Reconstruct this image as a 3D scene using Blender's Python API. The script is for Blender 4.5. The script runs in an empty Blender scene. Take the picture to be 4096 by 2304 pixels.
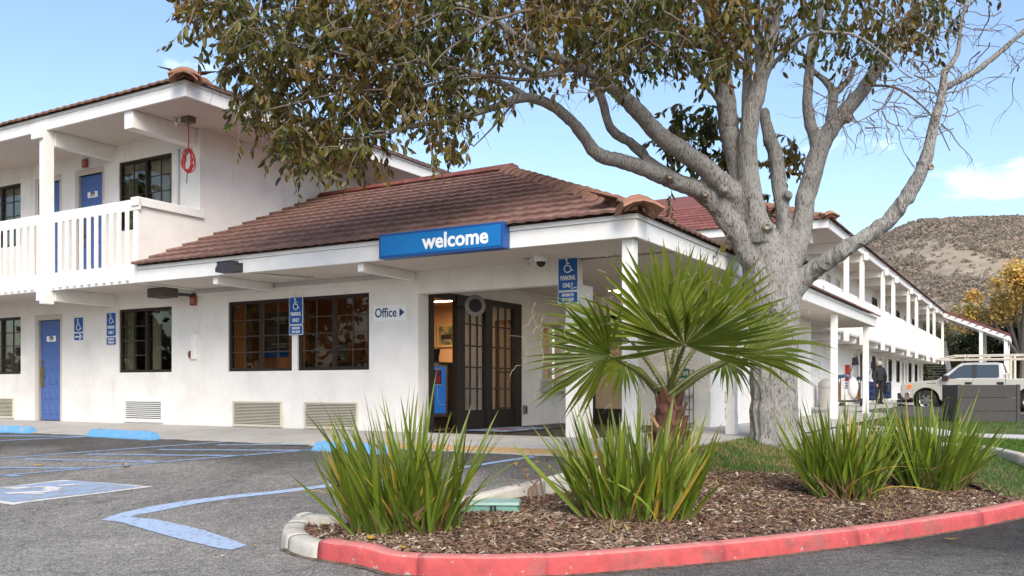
import bpy, bmesh, math, random
from mathutils import Vector, Matrix, noise
R = math.radians
rnd = random.Random(11)
sc = bpy.context.scene
COL = sc.collection

# ------------------------------------------------------------------ camera, sky, sun, exposure
FPX, CXP, HYP, EYE = 3565.0, 2048.0, 1550.0, 1.2
cd = bpy.data.cameras.new('camera'); cam = bpy.data.objects.new('camera', cd); COL.objects.link(cam)
cam.location = (0, 0, EYE); cam.rotation_euler = (R(90), 0, 0)
cd.sensor_width = 36; cd.lens = 36 * FPX / 4096; cd.shift_y = (HYP - 1152) / 4096
cd.clip_start = 0.05; cd.clip_end = 4000
sc.camera = cam

SUN_EL, SUN_AZ = 40, 168            # azimuth clockwise from +Y: right and behind the viewer
wd = bpy.data.worlds.new('World'); sc.world = wd; wd.use_nodes = True
nt = wd.node_tree; bg = nt.nodes['Background']
sky = nt.nodes.new('ShaderNodeTexSky'); sky.sky_type = 'NISHITA'; sky.sun_disc = False
sky.sun_elevation = R(SUN_EL); sky.sun_rotation = R(SUN_AZ); sky.air_density = 1.0; sky.dust_density = 1.7; sky.ozone_density = 1.8
tc = nt.nodes.new('ShaderNodeTexCoord')
mp = nt.nodes.new('ShaderNodeMapping'); mp.inputs['Scale'].default_value = (1, 1, 2.6); mp.inputs['Location'].default_value = (4.0714, 5.038, 8.3179)
n1 = nt.nodes.new('ShaderNodeTexNoise'); n1.inputs['Scale'].default_value = 5.2; n1.inputs['Detail'].default_value = 6; n1.inputs['Roughness'].default_value = .52
rp = nt.nodes.new('ShaderNodeValToRGB'); rp.color_ramp.elements[0].position = .615; rp.color_ramp.elements[1].position = .80
mx = nt.nodes.new('ShaderNodeMix'); mx.data_type = 'RGBA'
mx.inputs['B'].default_value = (8.6, 8.8, 9.2, 1)
nt.links.new(tc.outputs['Generated'], mp.inputs[0]); nt.links.new(mp.outputs[0], n1.inputs['Vector'])
nt.links.new(n1.outputs[0], rp.inputs[0]); nt.links.new(rp.outputs[0], mx.inputs['Factor'])
nt.links.new(sky.outputs[0], mx.inputs['A']); nt.links.new(mx.outputs['Result'], bg.inputs['Color'])
bg.inputs['Strength'].default_value = 0.12

sl = bpy.data.lights.new('sun', 'SUN'); sl.energy = 1.5; sl.angle = R(34); sl.color = (1, .92, .80)
so = bpy.data.objects.new('sun', sl); COL.objects.link(so)
so.rotation_euler = (R(90 - SUN_EL), 0, R(180 - SUN_AZ)); so.location = (20, -20, 30)
sc.view_settings.view_transform = 'Standard'; sc.view_settings.look = 'None'
sc.view_settings.exposure = 1.16; sc.view_settings.gamma = 1
sc.view_settings.use_curve_mapping = False
sc.cycles.max_bounces = 7; sc.cycles.transparent_max_bounces = 12
sc.cycles.sample_clamp_indirect = 6

# ------------------------------------------------------------------ frames
_l = math.hypot(6048, 3565); U1 = Vector((-6048 / _l, 3565 / _l))
_l = math.hypot(2102, 3565); U2 = Vector((2102 / _l, 3565 / _l))
OX, OY = -1.40, 13.3
ROT = math.atan2(-U1.y, -U1.x)      # local x runs to the right along the facade, local y away from the viewer
def W(a, b, z): return Vector((OX + a * U1.x + b * U2.x, OY + a * U1.y + b * U2.y, z))
def AB(x, y): return ((x - OX) * U1.x + (y - OY) * U1.y, (x - OX) * U2.x + (y - OY) * U2.y)
def PT(px, py, t): return Vector(((px - CXP) / FPX * t, t, EYE + (HYP - py) / FPX * t))
def HZ(px, py, z):
    t = (z - EYE) / (HYP - py) * FPX
    return Vector(((px - CXP) / FPX * t, t, z))
def lerp(pts, x):
    if x <= pts[0][0]: return pts[0][1]
    for (x0, y0), (x1, y1) in zip(pts, pts[1:]):
        if x <= x1: return y0 + (y1 - y0) * (x - x0) / (x1 - x0)
    return pts[-1][1]
def sstep(a, b, x):
    t = max(0, min(1, (x - a) / (b - a))); return t * t * (3 - 2 * t)
def h_asph(x, y):
    a, b = AB(x, y)
    left = lerp([(-7.4, 0), (-6.6, .02), (-5.8, .08), (-4.6, .2), (-3.3, .32), (-1.95, .44)], b)
    right = lerp([(-2, 0), (6, .05), (12, .2), (30, .27)], b)
    w = sstep(-4.15, -4.45, a) if False else sstep(4.15, 4.45, -a)
    return left * (1 - w) + right * w
YC = [(-1.7, 6.7), (-1.21, 5.93), (-.89, 5.67), (-.31, 5.57), (.5, 5.76), (1.47, 6.15), (2.16, 6.51), (2.89, 6.89), (3.79, 7.52), (4.71, 8.2), (5.6, 9.0), (6.7, 10.3), (8, 12)]
LP = [(-7.4, 0), (-6.6, .02), (-5.8, .08), (-4.6, .2), (-3.3, .32), (-1.95, .44)]
KA = [(-5.76, -3.1), (-4.9, -3.7), (-4.2, -3.95), (-3.3, -4.16), (-2, -4.26)]
def h_bed(x, y):
    h = .10 + min(.19, .06 * max(0, y - lerp(YC, x))); a, b = AB(x, y)
    return max(h, min(lerp(LP, b), .22) + .05 - .2 * max(0, lerp(KA, b) - a)) if b > -6.2 else h
def ON(px, py, h):
    z = 0
    for _ in range(25):
        p = HZ(px, py, z); z = .5 * z + .5 * h(p.x, p.y)
    p = HZ(px, py, z); p.z = h(p.x, p.y); return p

# ------------------------------------------------------------------ materials
MATS = {}
def mat(name, col, rough=.7, metal=0, var=0, vs=3.0, col2=None, bump=0, bs=60, rand=0, island=0, trans=0, spec=.4, coat=0, stretch=None, ramp=(.42, .6), emit=0, hue=0, dist=.01, local=False, col3=None, vs3=10, ramp3=(.6, .7), str3=(1, 1, 1)):
    if name in MATS: return MATS[name]
    m = bpy.data.materials.new(name); m.use_nodes = True; t = m.node_tree; N = t.nodes; Lk = t.links
    b = N['Principled BSDF']; out = N['Material Output']
    b.inputs['Roughness'].default_value = rough; b.inputs['Metallic'].default_value = metal; b.inputs['Specular IOR Level'].default_value = spec
    b.inputs['Coat Weight'].default_value = coat; b.inputs['Coat Roughness'].default_value = .05
    if local: pos = N.new('ShaderNodeTexCoord').outputs['Object']
    else: pos = N.new('ShaderNodeNewGeometry').outputs['Position']
    if stretch:
        g = N.new('ShaderNodeMapping'); g.inputs['Scale'].default_value = stretch; Lk.new(pos, g.inputs[0]); pos = g.outputs[0]
    def nz(s, d=4, rgh=.6):
        n = N.new('ShaderNodeTexNoise'); n.inputs['Scale'].default_value = s; n.inputs['Detail'].default_value = d; n.inputs['Roughness'].default_value = rgh
        Lk.new(pos, n.inputs['Vector']); return n.outputs['Fac']
    rgb = N.new('ShaderNodeRGB'); rgb.outputs[0].default_value = (*col, 1); c = rgb.outputs[0]
    if col2:
        r = N.new('ShaderNodeValToRGB'); r.color_ramp.elements[0].position = ramp[0]; r.color_ramp.elements[1].position = ramp[1]
        Lk.new(nz(vs, 6), r.inputs[0]); x = N.new('ShaderNodeMix'); x.data_type = 'RGBA'; Lk.new(r.outputs[0], x.inputs['Factor'])
        Lk.new(c, x.inputs['A']); x.inputs['B'].default_value = (*col2, 1); c = x.outputs['Result']
    if col3:
        r = N.new('ShaderNodeValToRGB'); r.color_ramp.elements[0].position = ramp3[0]; r.color_ramp.elements[1].position = ramp3[1]
        g3 = N.new('ShaderNodeMapping'); g3.inputs['Scale'].default_value = str3; Lk.new(pos, g3.inputs[0]); n3 = N.new('ShaderNodeTexNoise'); n3.inputs['Scale'].default_value = vs3; n3.inputs['Detail'].default_value = 6; n3.inputs['Roughness'].default_value = .62; Lk.new(g3.outputs[0], n3.inputs[0])
        Lk.new(n3.outputs[0], r.inputs[0]); x = N.new('ShaderNodeMix'); x.data_type = 'RGBA'; Lk.new(r.outputs[0], x.inputs['Factor']); Lk.new(c, x.inputs['A']); x.inputs['B'].default_value = (*col3, 1); c = x.outputs['Result']
    if var or rand or island or hue:
        hs = N.new('ShaderNodeHueSaturation'); Lk.new(c, hs.inputs['Color']); c = hs.outputs[0]
        v = None
        if var:
            mr = N.new('ShaderNodeMapRange'); mr.inputs[1].default_value = .25; mr.inputs[2].default_value = .75; mr.inputs[3].default_value = 1 - var; mr.inputs[4].default_value = 1 + var
            Lk.new(nz(vs * 2.3 if col2 else vs, 5), mr.inputs[0]); v = mr.outputs[0]
        if rand or island or hue:
            q = N.new('ShaderNodeNewGeometry').outputs['Random Per Island'] if island else N.new('ShaderNodeObjectInfo').outputs['Random']
            amt = rand or island
            mr = N.new('ShaderNodeMapRange'); mr.inputs[3].default_value = 1 - amt; mr.inputs[4].default_value = 1 + amt; Lk.new(q, mr.inputs[0])
            if v is not None:
                mu = N.new('ShaderNodeMath'); mu.operation = 'MULTIPLY'; Lk.new(v, mu.inputs[0]); Lk.new(mr.outputs[0], mu.inputs[1]); v = mu.outputs[0]
            else: v = mr.outputs[0]
            if hue:
                wn = N.new('ShaderNodeTexWhiteNoise'); wn.noise_dimensions = '1D'; Lk.new(q, wn.inputs['W'])
                mh = N.new('ShaderNodeMapRange'); mh.inputs[3].default_value = .5 - hue; mh.inputs[4].default_value = .5 + hue * .35; Lk.new(wn.outputs[0], mh.inputs[0]); Lk.new(mh.outputs[0], hs.inputs['Hue'])
        Lk.new(v, hs.inputs['Value'])
    Lk.new(c, b.inputs['Base Color'])
    if bump:
        bp = N.new('ShaderNodeBump'); bp.inputs['Strength'].default_value = bump; bp.inputs['Distance'].default_value = dist
        Lk.new(nz(bs, 4, .65), bp.inputs['Height']); Lk.new(bp.outputs[0], b.inputs['Normal'])
    if emit:
        b.inputs['Emission Color'].default_value = (*col, 1); b.inputs['Emission Strength'].default_value = emit
    if trans:
        tr = N.new('ShaderNodeBsdfTranslucent'); ms = N.new('ShaderNodeMixShader'); ms.inputs[0].default_value = trans
        Lk.new(c, tr.inputs[0]); Lk.new(b.outputs[0], ms.inputs[1]); Lk.new(tr.outputs[0], ms.inputs[2]); Lk.new(ms.outputs[0], out.inputs[0])
    MATS[name] = m; return m
def glass(name, tint, refl):
    m = bpy.data.materials.new(name); m.use_nodes = True; t = m.node_tree; N = t.nodes; N.remove(N['Principled BSDF'])
    tr = N.new('ShaderNodeBsdfTransparent'); tr.inputs[0].default_value = (*tint, 1); gl = N.new('ShaderNodeBsdfGlossy'); gl.inputs['Roughness'].default_value = .015
    lw = N.new('ShaderNodeLayerWeight'); lw.inputs[0].default_value = .18
    mr = N.new('ShaderNodeMapRange'); mr.inputs[3].default_value = refl; mr.inputs[4].default_value = min(1, refl + .6)
    ms = N.new('ShaderNodeMixShader'); t.links.new(lw.outputs['Fresnel'], mr.inputs[0]); t.links.new(mr.outputs[0], ms.inputs[0])
    t.links.new(tr.outputs[0], ms.inputs[1]); t.links.new(gl.outputs[0], ms.inputs[2]); t.links.new(ms.outputs[0], N['Material Output'].inputs[0])
    return m
STUCCO = mat('stucco', (.81, .785, .745), .9, var=.06, vs=1.3, bump=.7, bs=80, dist=.008, col2=(.73, .70, .655), ramp=(.48, .72), col3=(.56, .52, .46), vs3=5, ramp3=(.62, .86), str3=(1, 1, .12))
TRIM = mat('white_painted_wood', (.81, .795, .765), .55, var=.06, vs=5, bump=.15, bs=40, col3=(.52, .49, .45), vs3=9, ramp3=(.70, .80), str3=(1, 1, .4))
SOFFIT = mat('soffit_board', (.64, .565, .50), .85, var=.04, vs=2, bump=.4, bs=120)
BRONZE = mat('dark_bronze_frame', (.032, .022, .017), .45, metal=.3, var=.2, vs=20)
MUNT = mat('muntin_bronze', (.05, .038, .03), .5)
BLUEDOOR = mat('blue_door_paint', (.075, .14, .36), .5, var=.08, vs=6, bump=.1, bs=30)
JAMB = mat('door_jamb_paint', (.55, .50, .44), .6)
BEIGE = mat('beige_grille', (.60, .56, .46), .55, var=.05)
WGRILLE = mat('white_grille', (.78, .78, .76), .5)
DARK = mat('dark_void', (.012, .011, .010), .9)
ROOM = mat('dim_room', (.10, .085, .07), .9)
TILE = mat('stone_coated_tile', (.195, .105, .083), .85, var=.16, vs=9, rand=.13, bump=.5, bs=160, col2=(.27, .165, .135), ramp=(.45, .7))
TILET = mat('ridge_tile_tan', (.30, .155, .10), .85, var=.2, vs=9, rand=.15, bump=.6, bs=160)
TILER = mat('red_far_tile', (.21, .075, .062), .85, var=.2, vs=6, rand=.15)
FLASH = mat('red_metal_flashing', (.20, .055, .045), .5, metal=.1, var=.2, vs=3, col2=(.28, .12, .09))
CONC = mat('concrete_walk', (.42, .40, .37), .9, var=.12, vs=1.6, bump=.3, bs=90, col2=(.34, .32, .29), ramp=(.5, .75))
KERB = mat('kerb_concrete', (.50, .47, .41), .9, var=.15, vs=4, bump=.4, bs=70, col2=(.33, .30, .26), ramp=(.52, .72))
STEEL = mat('brushed_steel', (.55, .55, .54), .3, metal=.9)
GALV = mat('galvanised_pipe', (.55, .56, .57), .4, metal=.7)
WHITEP = mat('sign_white', (.85, .85, .84), .45)
SBLUE = mat('sign_blue', (.012, .10, .36), .35, var=.06, vs=4)
GLASS = glass('window_glass', (.80, .82, .80), .06)
GLASSD = glass('tinted_glass', (.72, .72, .66), .05)
CURT = mat('curtain_cloth', (.62, .60, .54), .9)
BLACK = mat('black_plastic', (.02, .02, .022), .5)
DKGREY = mat('dark_grey_metal', (.06, .06, .07), .45, metal=.3)
REDP = mat('red_plastic', (.45, .045, .03), .45)
BRICKR = mat('alarm_red', (.30, .07, .04), .5)

def asphalt():
    m = bpy.data.materials.new('asphalt'); m.use_nodes = True; t = m.node_tree; N = t.nodes; L = t.links.new; b = N['Principled BSDF']
    pos = N.new('ShaderNodeNewGeometry').outputs['Position']
    def nz(s, d=4, r=.6):
        n = N.new('ShaderNodeTexNoise'); n.inputs['Scale'].default_value = s; n.inputs['Detail'].default_value = d; n.inputs['Roughness'].default_value = r; L(pos, n.inputs[0]); return n.outputs[0]
    v = N.new('ShaderNodeTexVoronoi'); v.inputs['Scale'].default_value = 105; L(pos, v.inputs['Vector'])
    sp = N.new('ShaderNodeSeparateColor'); L(v.outputs['Color'], sp.inputs[0])
    r1 = N.new('ShaderNodeValToRGB'); e = r1.color_ramp.elements; e[0].position = 0; e[0].color = (.11, .104, .097, 1); e[1].position = 1; e[1].color = (.36, .335, .30, 1)
    x = e.new(.55); x.color = (.18, .17, .153, 1)
    L(sp.outputs[0], r1.inputs[0])
    r2 = N.new('ShaderNodeMapRange'); r2.inputs[1].default_value = .3; r2.inputs[2].default_value = .7; r2.inputs[3].default_value = .85; r2.inputs[4].default_value = 1.5; L(nz(.55, 5), r2.inputs[0])
    r3 = N.new('ShaderNodeMapRange'); r3.inputs[1].default_value = .35; r3.inputs[2].default_value = .65; r3.inputs[3].default_value = .8; r3.inputs[4].default_value = 1.15; L(nz(9, 5, .7), r3.inputs[0])
    # newer, darker sealed strip along the walkway and on the driveway side (a band of its own with a broken edge)
    mpn = N.new('ShaderNodeMapping'); mpn.vector_type = 'TEXTURE'; mpn.inputs['Location'].default_value = (OX, OY, 0); mpn.inputs['Rotation'].default_value = (0, 0, ROT); L(pos, mpn.inputs[0])
    sx = N.new('ShaderNodeSeparateXYZ'); L(mpn.outputs[0], sx.inputs[0])
    ad = N.new('ShaderNodeMath'); ad.operation = 'ADD'; L(sx.outputs[1], ad.inputs[0])
    nn = N.new('ShaderNodeMapRange'); nn.inputs[3].default_value = -.9; nn.inputs[4].default_value = .9; L(nz(.9, 4), nn.inputs[0]); L(nn.outputs[0], ad.inputs[1])
    r4 = N.new('ShaderNodeMapRange'); r4.inputs[1].default_value = -4.0; r4.inputs[2].default_value = -3.1; r4.inputs[3].default_value = 1; r4.inputs[4].default_value = .42; L(ad.outputs[0], r4.inputs[0])
    r5 = N.new('ShaderNodeMapRange'); r5.inputs[1].default_value = 4.0; r5.inputs[2].default_value = 5.6; r5.inputs[3].default_value = 1; r5.inputs[4].default_value = .55; L(sx.outputs[0], r5.inputs[0])
    # hairline cracks and oil spots
    vc = N.new('ShaderNodeTexVoronoi'); vc.feature = 'DISTANCE_TO_EDGE'; vc.inputs['Scale'].default_value = .45
    wv = N.new('ShaderNodeTexNoise'); wv.inputs['Scale'].default_value = 1.6; wv.inputs['Detail'].default_value = 5; L(pos, wv.inputs[0])
    wm = N.new('ShaderNodeMix'); wm.data_type = 'RGBA'; wm.blend_type = 'LINEAR_LIGHT'; wm.inputs['Factor'].default_value = .35; L(pos, wm.inputs['A']); L(wv.outputs['Color'], wm.inputs['B']); L(wm.outputs['Result'], vc.inputs['Vector'])
    r6 = N.new('ShaderNodeMapRange'); r6.inputs[1].default_value = .0; r6.inputs[2].default_value = .010; r6.inputs[3].default_value = .68; r6.inputs[4].default_value = 1; L(vc.outputs['Distance'], r6.inputs[0])
    r7 = N.new('ShaderNodeMapRange'); r7.inputs[1].default_value = .66; r7.inputs[2].default_value = .76; r7.inputs[3].default_value = 1; r7.inputs[4].default_value = .55; L(nz(1.7, 3), r7.inputs[0])
    cur = r1.outputs[0]
    for q in (r2, r3, r4, r5, r6, r7):
        k = N.new('ShaderNodeVectorMath'); k.operation = 'SCALE'; L(cur, k.inputs[0]); L(q.outputs[0], k.inputs['Scale']); cur = k.outputs[0]
    L(cur, b.inputs['Base Color']); b.inputs['Roughness'].default_value = .92; b.inputs['Specular IOR Level'].default_value = .25
    bp = N.new('ShaderNodeBump'); bp.inputs['Strength'].default_value = .8; bp.inputs['Distance'].default_value = .008
    L(v.outputs['Distance'], bp.inputs['Height']); L(bp.outputs[0], b.inputs['Normal']); return m
ASPH = asphalt()
def worn(name, col, under, scale, lo, hi, bs=70):
    return mat(name, col, .8, col2=under, vs=scale, ramp=(lo, hi), var=.12, bump=.5, bs=bs, dist=.006)
PAINT = worn('blue_line_paint', (.23, .34, .52), (.17, .17, .165), 16, .48, .66)
PAINTL = worn('pale_blue_paint', (.36, .46, .62), (.22, .22, .22), 18, .5, .72)
PAINTW = worn('white_line_paint', (.62, .60, .58), (.22, .21, .2), 14, .54, .72)
STOPP = worn('wheel_stop_paint', (.13, .34, .58), (.34, .36, .38), 7, .56, .66)
KERBR = mat('red_kerb_paint', (.47, .08, .08), .85, col2=(.27, .11, .10), vs=4.5, ramp=(.50, .72), col3=(.36, .30, .26), vs3=17, ramp3=(.64, .69), var=.22, bump=.6, bs=40, dist=.008)
KERBRT = mat('red_kerb_top_paint', (.55, .18, .16), .85, col2=(.40, .25, .21), col3=(.45, .38, .33), vs3=19, ramp3=(.60, .66), vs=4.5, ramp=(.52, .72), var=.12, bump=.5, bs=50)

# ------------------------------------------------------------------ mesh helpers
class M:
    def __init__(s): s.v = []; s.f = []
    def add(s, vs, fs):
        o = len(s.v); s.v += [tuple(p) for p in vs]; s.f += [tuple(i + o for i in q) for q in fs]
    def box(s, x0, x1, y0, y1, z0, z1):
        s.add([(x0, y0, z0), (x1, y0, z0), (x1, y1, z0), (x0, y1, z0), (x0, y0, z1), (x1, y0, z1), (x1, y1, z1), (x0, y1, z1)],
              [(3, 2, 1, 0), (4, 5, 6, 7), (0, 1, 5, 4), (1, 2, 6, 5), (2, 3, 7, 6), (3, 0, 4, 7)]); return s
    def ab(s, a0, a1, b0, b1, z0, z1): return s.box(-max(a0, a1), -min(a0, a1), min(b0, b1), max(b0, b1), z0, z1)
    def hexa(s, p): s.add(p, [(3, 2, 1, 0), (4, 5, 6, 7), (0, 1, 5, 4), (1, 2, 6, 5), (2, 3, 7, 6), (3, 0, 4, 7)]); return s
    def poly(s, p): s.add(p, [tuple(range(len(p)))]); return s
    def prism(s, pts, y0, y1, ax='y'):     # pts (x,z) extruded along y
        n = len(pts); f = lambda u, w, d: (u, d, w) if ax == 'y' else (d, u, w) if ax == 'x' else (u, w, d)
        s.add([f(u, w, y0) for u, w in pts] + [f(u, w, y1) for u, w in pts],
              [tuple(range(n)), tuple(range(2 * n - 1, n - 1, -1))] + [(i, i + n, (i + 1) % n + n, (i + 1) % n) for i in range(n)]); return s
    def tube(s, path, rad, n=8, cap=True, wob=0):
        path = [Vector(p) for p in path]; k = len(path); rad = rad if hasattr(rad, '__len__') else [rad] * k; rings = []
        up = None
        for i, p in enumerate(path):
            d = (path[min(i + 1, k - 1)] - path[max(i - 1, 0)]).normalized()
            if up is None: up = d.orthogonal().normalized()
            up = (up - d * up.dot(d)).normalized(); sd = d.cross(up)
            rings.append([p + (up * math.cos(2 * math.pi * j / n) + sd * math.sin(2 * math.pi * j / n)) * rad[i] * (1 + (rnd.uniform(-wob, wob) if wob else 0)) for j in range(n)])
        fs = []
        for i in range(k - 1):
            for j in range(n): fs.append((i * n + j, i * n + (j + 1) % n, (i + 1) * n + (j + 1) % n, (i + 1) * n + j))
        if cap: fs += [tuple(range(n - 1, -1, -1)), tuple(range((k - 1) * n, k * n))]
        s.add([q for r in rings for q in r], fs); return s
    def lathe(s, prof, n=20, c=(0, 0, 0), ax='z', caps=True):
        vs = []
        for r, h in prof:
            for j in range(n):
                t = 2 * math.pi * j / n; x, y = r * math.cos(t), r * math.sin(t)
                vs.append((c[0] + x, c[1] + y, c[2] + h) if ax == 'z' else (c[0] + x, c[1] + h, c[2] + y) if ax == 'y' else (c[0] + h, c[1] + x, c[2] + y))
        k = len(prof); fs = [(i * n + j, i * n + (j + 1) % n, (i + 1) * n + (j + 1) % n, (i + 1) * n + j) for i in range(k - 1) for j in range(n)]
        if caps: fs += [tuple(range(n)), tuple(range((k - 1) * n, k * n))]
        s.add(vs, fs); return s
    def stroke(s, pts, w, y0, y1):        # flat ribbon in the xz plane between depths y0, y1
        L, Rr = [], []
        for i, p in enumerate(pts):
            q0, q1 = pts[max(i - 1, 0)], pts[min(i + 1, len(pts) - 1)]
            dx, dz = q1[0] - q0[0], q1[1] - q0[1]; l = math.hypot(dx, dz) or 1
            L.append((p[0] - dz / l * w / 2, p[1] + dx / l * w / 2)); Rr.append((p[0] + dz / l * w / 2, p[1] - dx / l * w / 2))
        for i in range(len(pts) - 1): s.prism([Rr[i], Rr[i + 1], L[i + 1], L[i]], y0, y1)
        return s
    def mesh(s, name):
        me = bpy.data.meshes.new(name); me.from_pydata(s.v, [], s.f); me.update(); return me
    def build(s, name, m, parent=None, loc=(0, 0, 0), rot=(0, 0, 0), smooth=False, bevel=0, fix=True):
        me = s.mesh(name)
        if fix:
            bm = bmesh.new(); bm.from_mesh(me); bmesh.ops.recalc_face_normals(bm, faces=bm.faces); bm.to_mesh(me); bm.free()
        me.materials.append(m)
        if smooth:
            for p in me.polygons: p.use_smooth = True
        return obj(name, me, parent, loc, rot, bevel)
def obj(name, me, parent=None, loc=(0, 0, 0), rot=(0, 0, 0), bevel=0):
    o = bpy.data.objects.new(name, me); COL.objects.link(o); o.location = loc; o.rotation_euler = rot
    if parent: o.parent = parent
    if bevel:
        b = o.modifiers.new('bevel', 'BEVEL'); b.width = bevel; b.segments = 2; b.limit_method = 'ANGLE'; b.angle_limit = R(40)
    return o
def tag(o, label, cat, group=None):
    o['label'] = label; o['category'] = cat
    if group: o['group'] = group
    return o
def thing(name, label, cat, loc=(0, 0, 0), rotz=0, group=None):
    o = bpy.data.objects.new(name, None); COL.objects.link(o); o.location = loc; o.rotation_euler = (0, 0, rotz); o.empty_display_size = .1
    return tag(o, label, cat, group)
def struct(o, kind='structure'): o['kind'] = kind; return o
def rrect(w, h, r, n=4):
    pts = []
    for cx, cz, a0 in ((w / 2 - r, -h / 2 + r, -90), (w / 2 - r, h / 2 - r, 0), (-w / 2 + r, h / 2 - r, 90), (-w / 2 + r, -h / 2 + r, 180)):
        for i in range(n + 1): t = R(a0 + 90 * i / n); pts.append((cx + r * math.cos(t), cz + r * math.sin(t)))
    return pts
def text(name, s, size, m, parent, loc, rot=(R(90), 0, 0), ext=.002, sx=1, bold=.0, align='CENTER', shear=0):
    cu = bpy.data.curves.new('txt', 'FONT'); cu.body = s; cu.size = size; cu.extrude = ext; cu.align_x = align; cu.align_y = 'CENTER'; cu.offset = bold; cu.resolution_u = 3; cu.shear = shear
    t = bpy.data.objects.new('txt', cu); COL.objects.link(t)
    dg = bpy.context.evaluated_depsgraph_get(); me = bpy.data.meshes.new_from_object(t.evaluated_get(dg)); bpy.data.objects.remove(t); bpy.data.curves.remove(cu)
    for v in me.vertices: v.co.x *= sx
    me.materials.clear(); me.materials.append(m)
    return obj(name, me, parent, loc, rot)
def wall(m, u0, u1, z0, z1, ops, fn, th):
    us = sorted({u0, u1, *[v for o in ops for v in o[:2] if u0 < v < u1]}); zs = sorted({z0, z1, *[v for o in ops for v in o[2:] if z0 < v < z1]})
    for ua, ub in zip(us, us[1:]):
        for za, zb in zip(zs, zs[1:]):
            uc, zc = (ua + ub) / 2, (za + zb) / 2
            if any(o[0] < uc < o[1] and o[2] < zc < o[3] for o in ops): continue
            for d in (0, th): m.poly([fn(ua, d, za), fn(ub, d, za), fn(ub, d, zb), fn(ua, d, zb)])
    for o in list(ops) + [(u0, u1, z0, z1)]:
        a, b_, c, d_ = max(o[0], u0), min(o[1], u1), max(o[2], z0), min(o[3], z1)
        for p, q in (((a, c), (b_, c)), ((b_, c), (b_, d_)), ((b_, d_), (a, d_)), ((a, d_), (a, c))):
            m.poly([fn(p[0], 0, p[1]), fn(q[0], 0, q[1]), fn(q[0], th, q[1]), fn(p[0], th, p[1])])
    return m
def fb(b): return lambda u, d, z: (-u, b + d, z)           # wall facing the car park at depth b
def fa(a): return lambda u, d, z: (-a - d, u, z)           # wall facing right at position a

# ------------------------------------------------------------------ ground
def ground():
    def axis(lo, hi, near0, near1, st):
        v = []; x = near0
        while x < near1: v.append(x); x += st
        k = st; x = near0
        while x > lo: k *= 1.6; x -= k; v.insert(0, max(x, lo))
        k = st; x = near1
        while x < hi: v.append(x); k *= 1.6; x += k
        v.append(hi); return sorted(set(v))
    xs = axis(-900, 900, -14, 24, .35); ys = axis(-500, 1500, -3, 22, .35)
    m = M(); m.v = [(x, y, h_asph(x, y)) for y in ys for x in xs]; n = len(xs)
    m.f = [(j * n + i, j * n + i + 1, (j + 1) * n + i + 1, (j + 1) * n + i) for j in range(len(ys) - 1) for i in range(n - 1)]
    return struct(m.build('asphalt_ground', ASPH, smooth=True, fix=False))
GROUND = ground()
def src(x, y): return x / 1.84, 1600 + y / 1.84
def mark(name, pts, m, lift=.005, conv=src, sub=6):
    P = [ON(*conv(*q), h_asph) for q in pts]
    mm = M(); mm.poly([(p.x, p.y, h_asph(p.x, p.y) + lift) for p in P]); return struct(mm.build(name, m, fix=False))
def line(name, p0, p1, w, m, lift=.005, conv=src):
    A_, B_ = ON(*conv(*p0), h_asph), ON(*conv(*p1), h_asph); d = (B_ - A_); d.z = 0; L = d.length; d.normalize(); s = Vector((-d.y, d.x, 0)) * w / 2
    n = max(2, int(L / .4)); mm = M(); vs = []
    for i in range(n + 1):
        c = A_ + d * L * i / n
        for q in (c - s, c + s): vs.append((q.x, q.y, h_asph(q.x, q.y) + lift))
    mm.add(vs, [(2 * i, 2 * i + 1, 2 * i + 3, 2 * i + 2) for i in range(n)]); return struct(mm.build(name, m, fix=False))
for p0, p1 in (((-900, 500), (1975, 302)), ((-900, 640), (2290, 368)), ((1600, 332), (2290, 330)), ((1160, 367), (2270, 372)), ((640, 401), (1780, 412)), ((150, 437), (1230, 458)), ((-700, 494), (640, 505)), ((-400, 268), (545, 233)), ((-400, 262), (625, 270)), ((-400, 318), (640, 272)), ((-900, 560), (150, 560))):
    line('parking_line', p0, p1, .085, PAINT)
line('parking_line', (1816, 1877), (2225, 1818), .1, PAINT, conv=lambda x, y: (x, y))
def strip(name, L, Rr, m, lift):
    mm = M(); vs = []
    for p, q in zip(L, Rr):
        for u in (p, q):
            g = ON(*src(*u), h_asph); vs.append((g.x, g.y, h_asph(g.x, g.y) + lift))
    mm.add(vs, [(2 * i, 2 * i + 1, 2 * i + 3, 2 * i + 2) for i in range(len(L) - 1)]); return struct(mm.build(name, m, fix=False))
strip('stall_line', [(745, 885), (870, 840), (1100, 788), (1400, 740), (1700, 703), (2000, 675), (2440, 620), (2700, 588)], [(962, 864), (975, 858), (1150, 824), (1450, 765), (1720, 725), (2000, 696), (2480, 636), (2700, 606)], PAINTL, .005)
strip('stall_line', [(745, 886), (900, 906), (1100, 966), (1350, 1035), (1600, 1094), (1705, 1108)], [(955, 866), (1130, 881), (1320, 918), (1500, 963), (1700, 1030), (1818, 1075)], PAINTL, .006)
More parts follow.
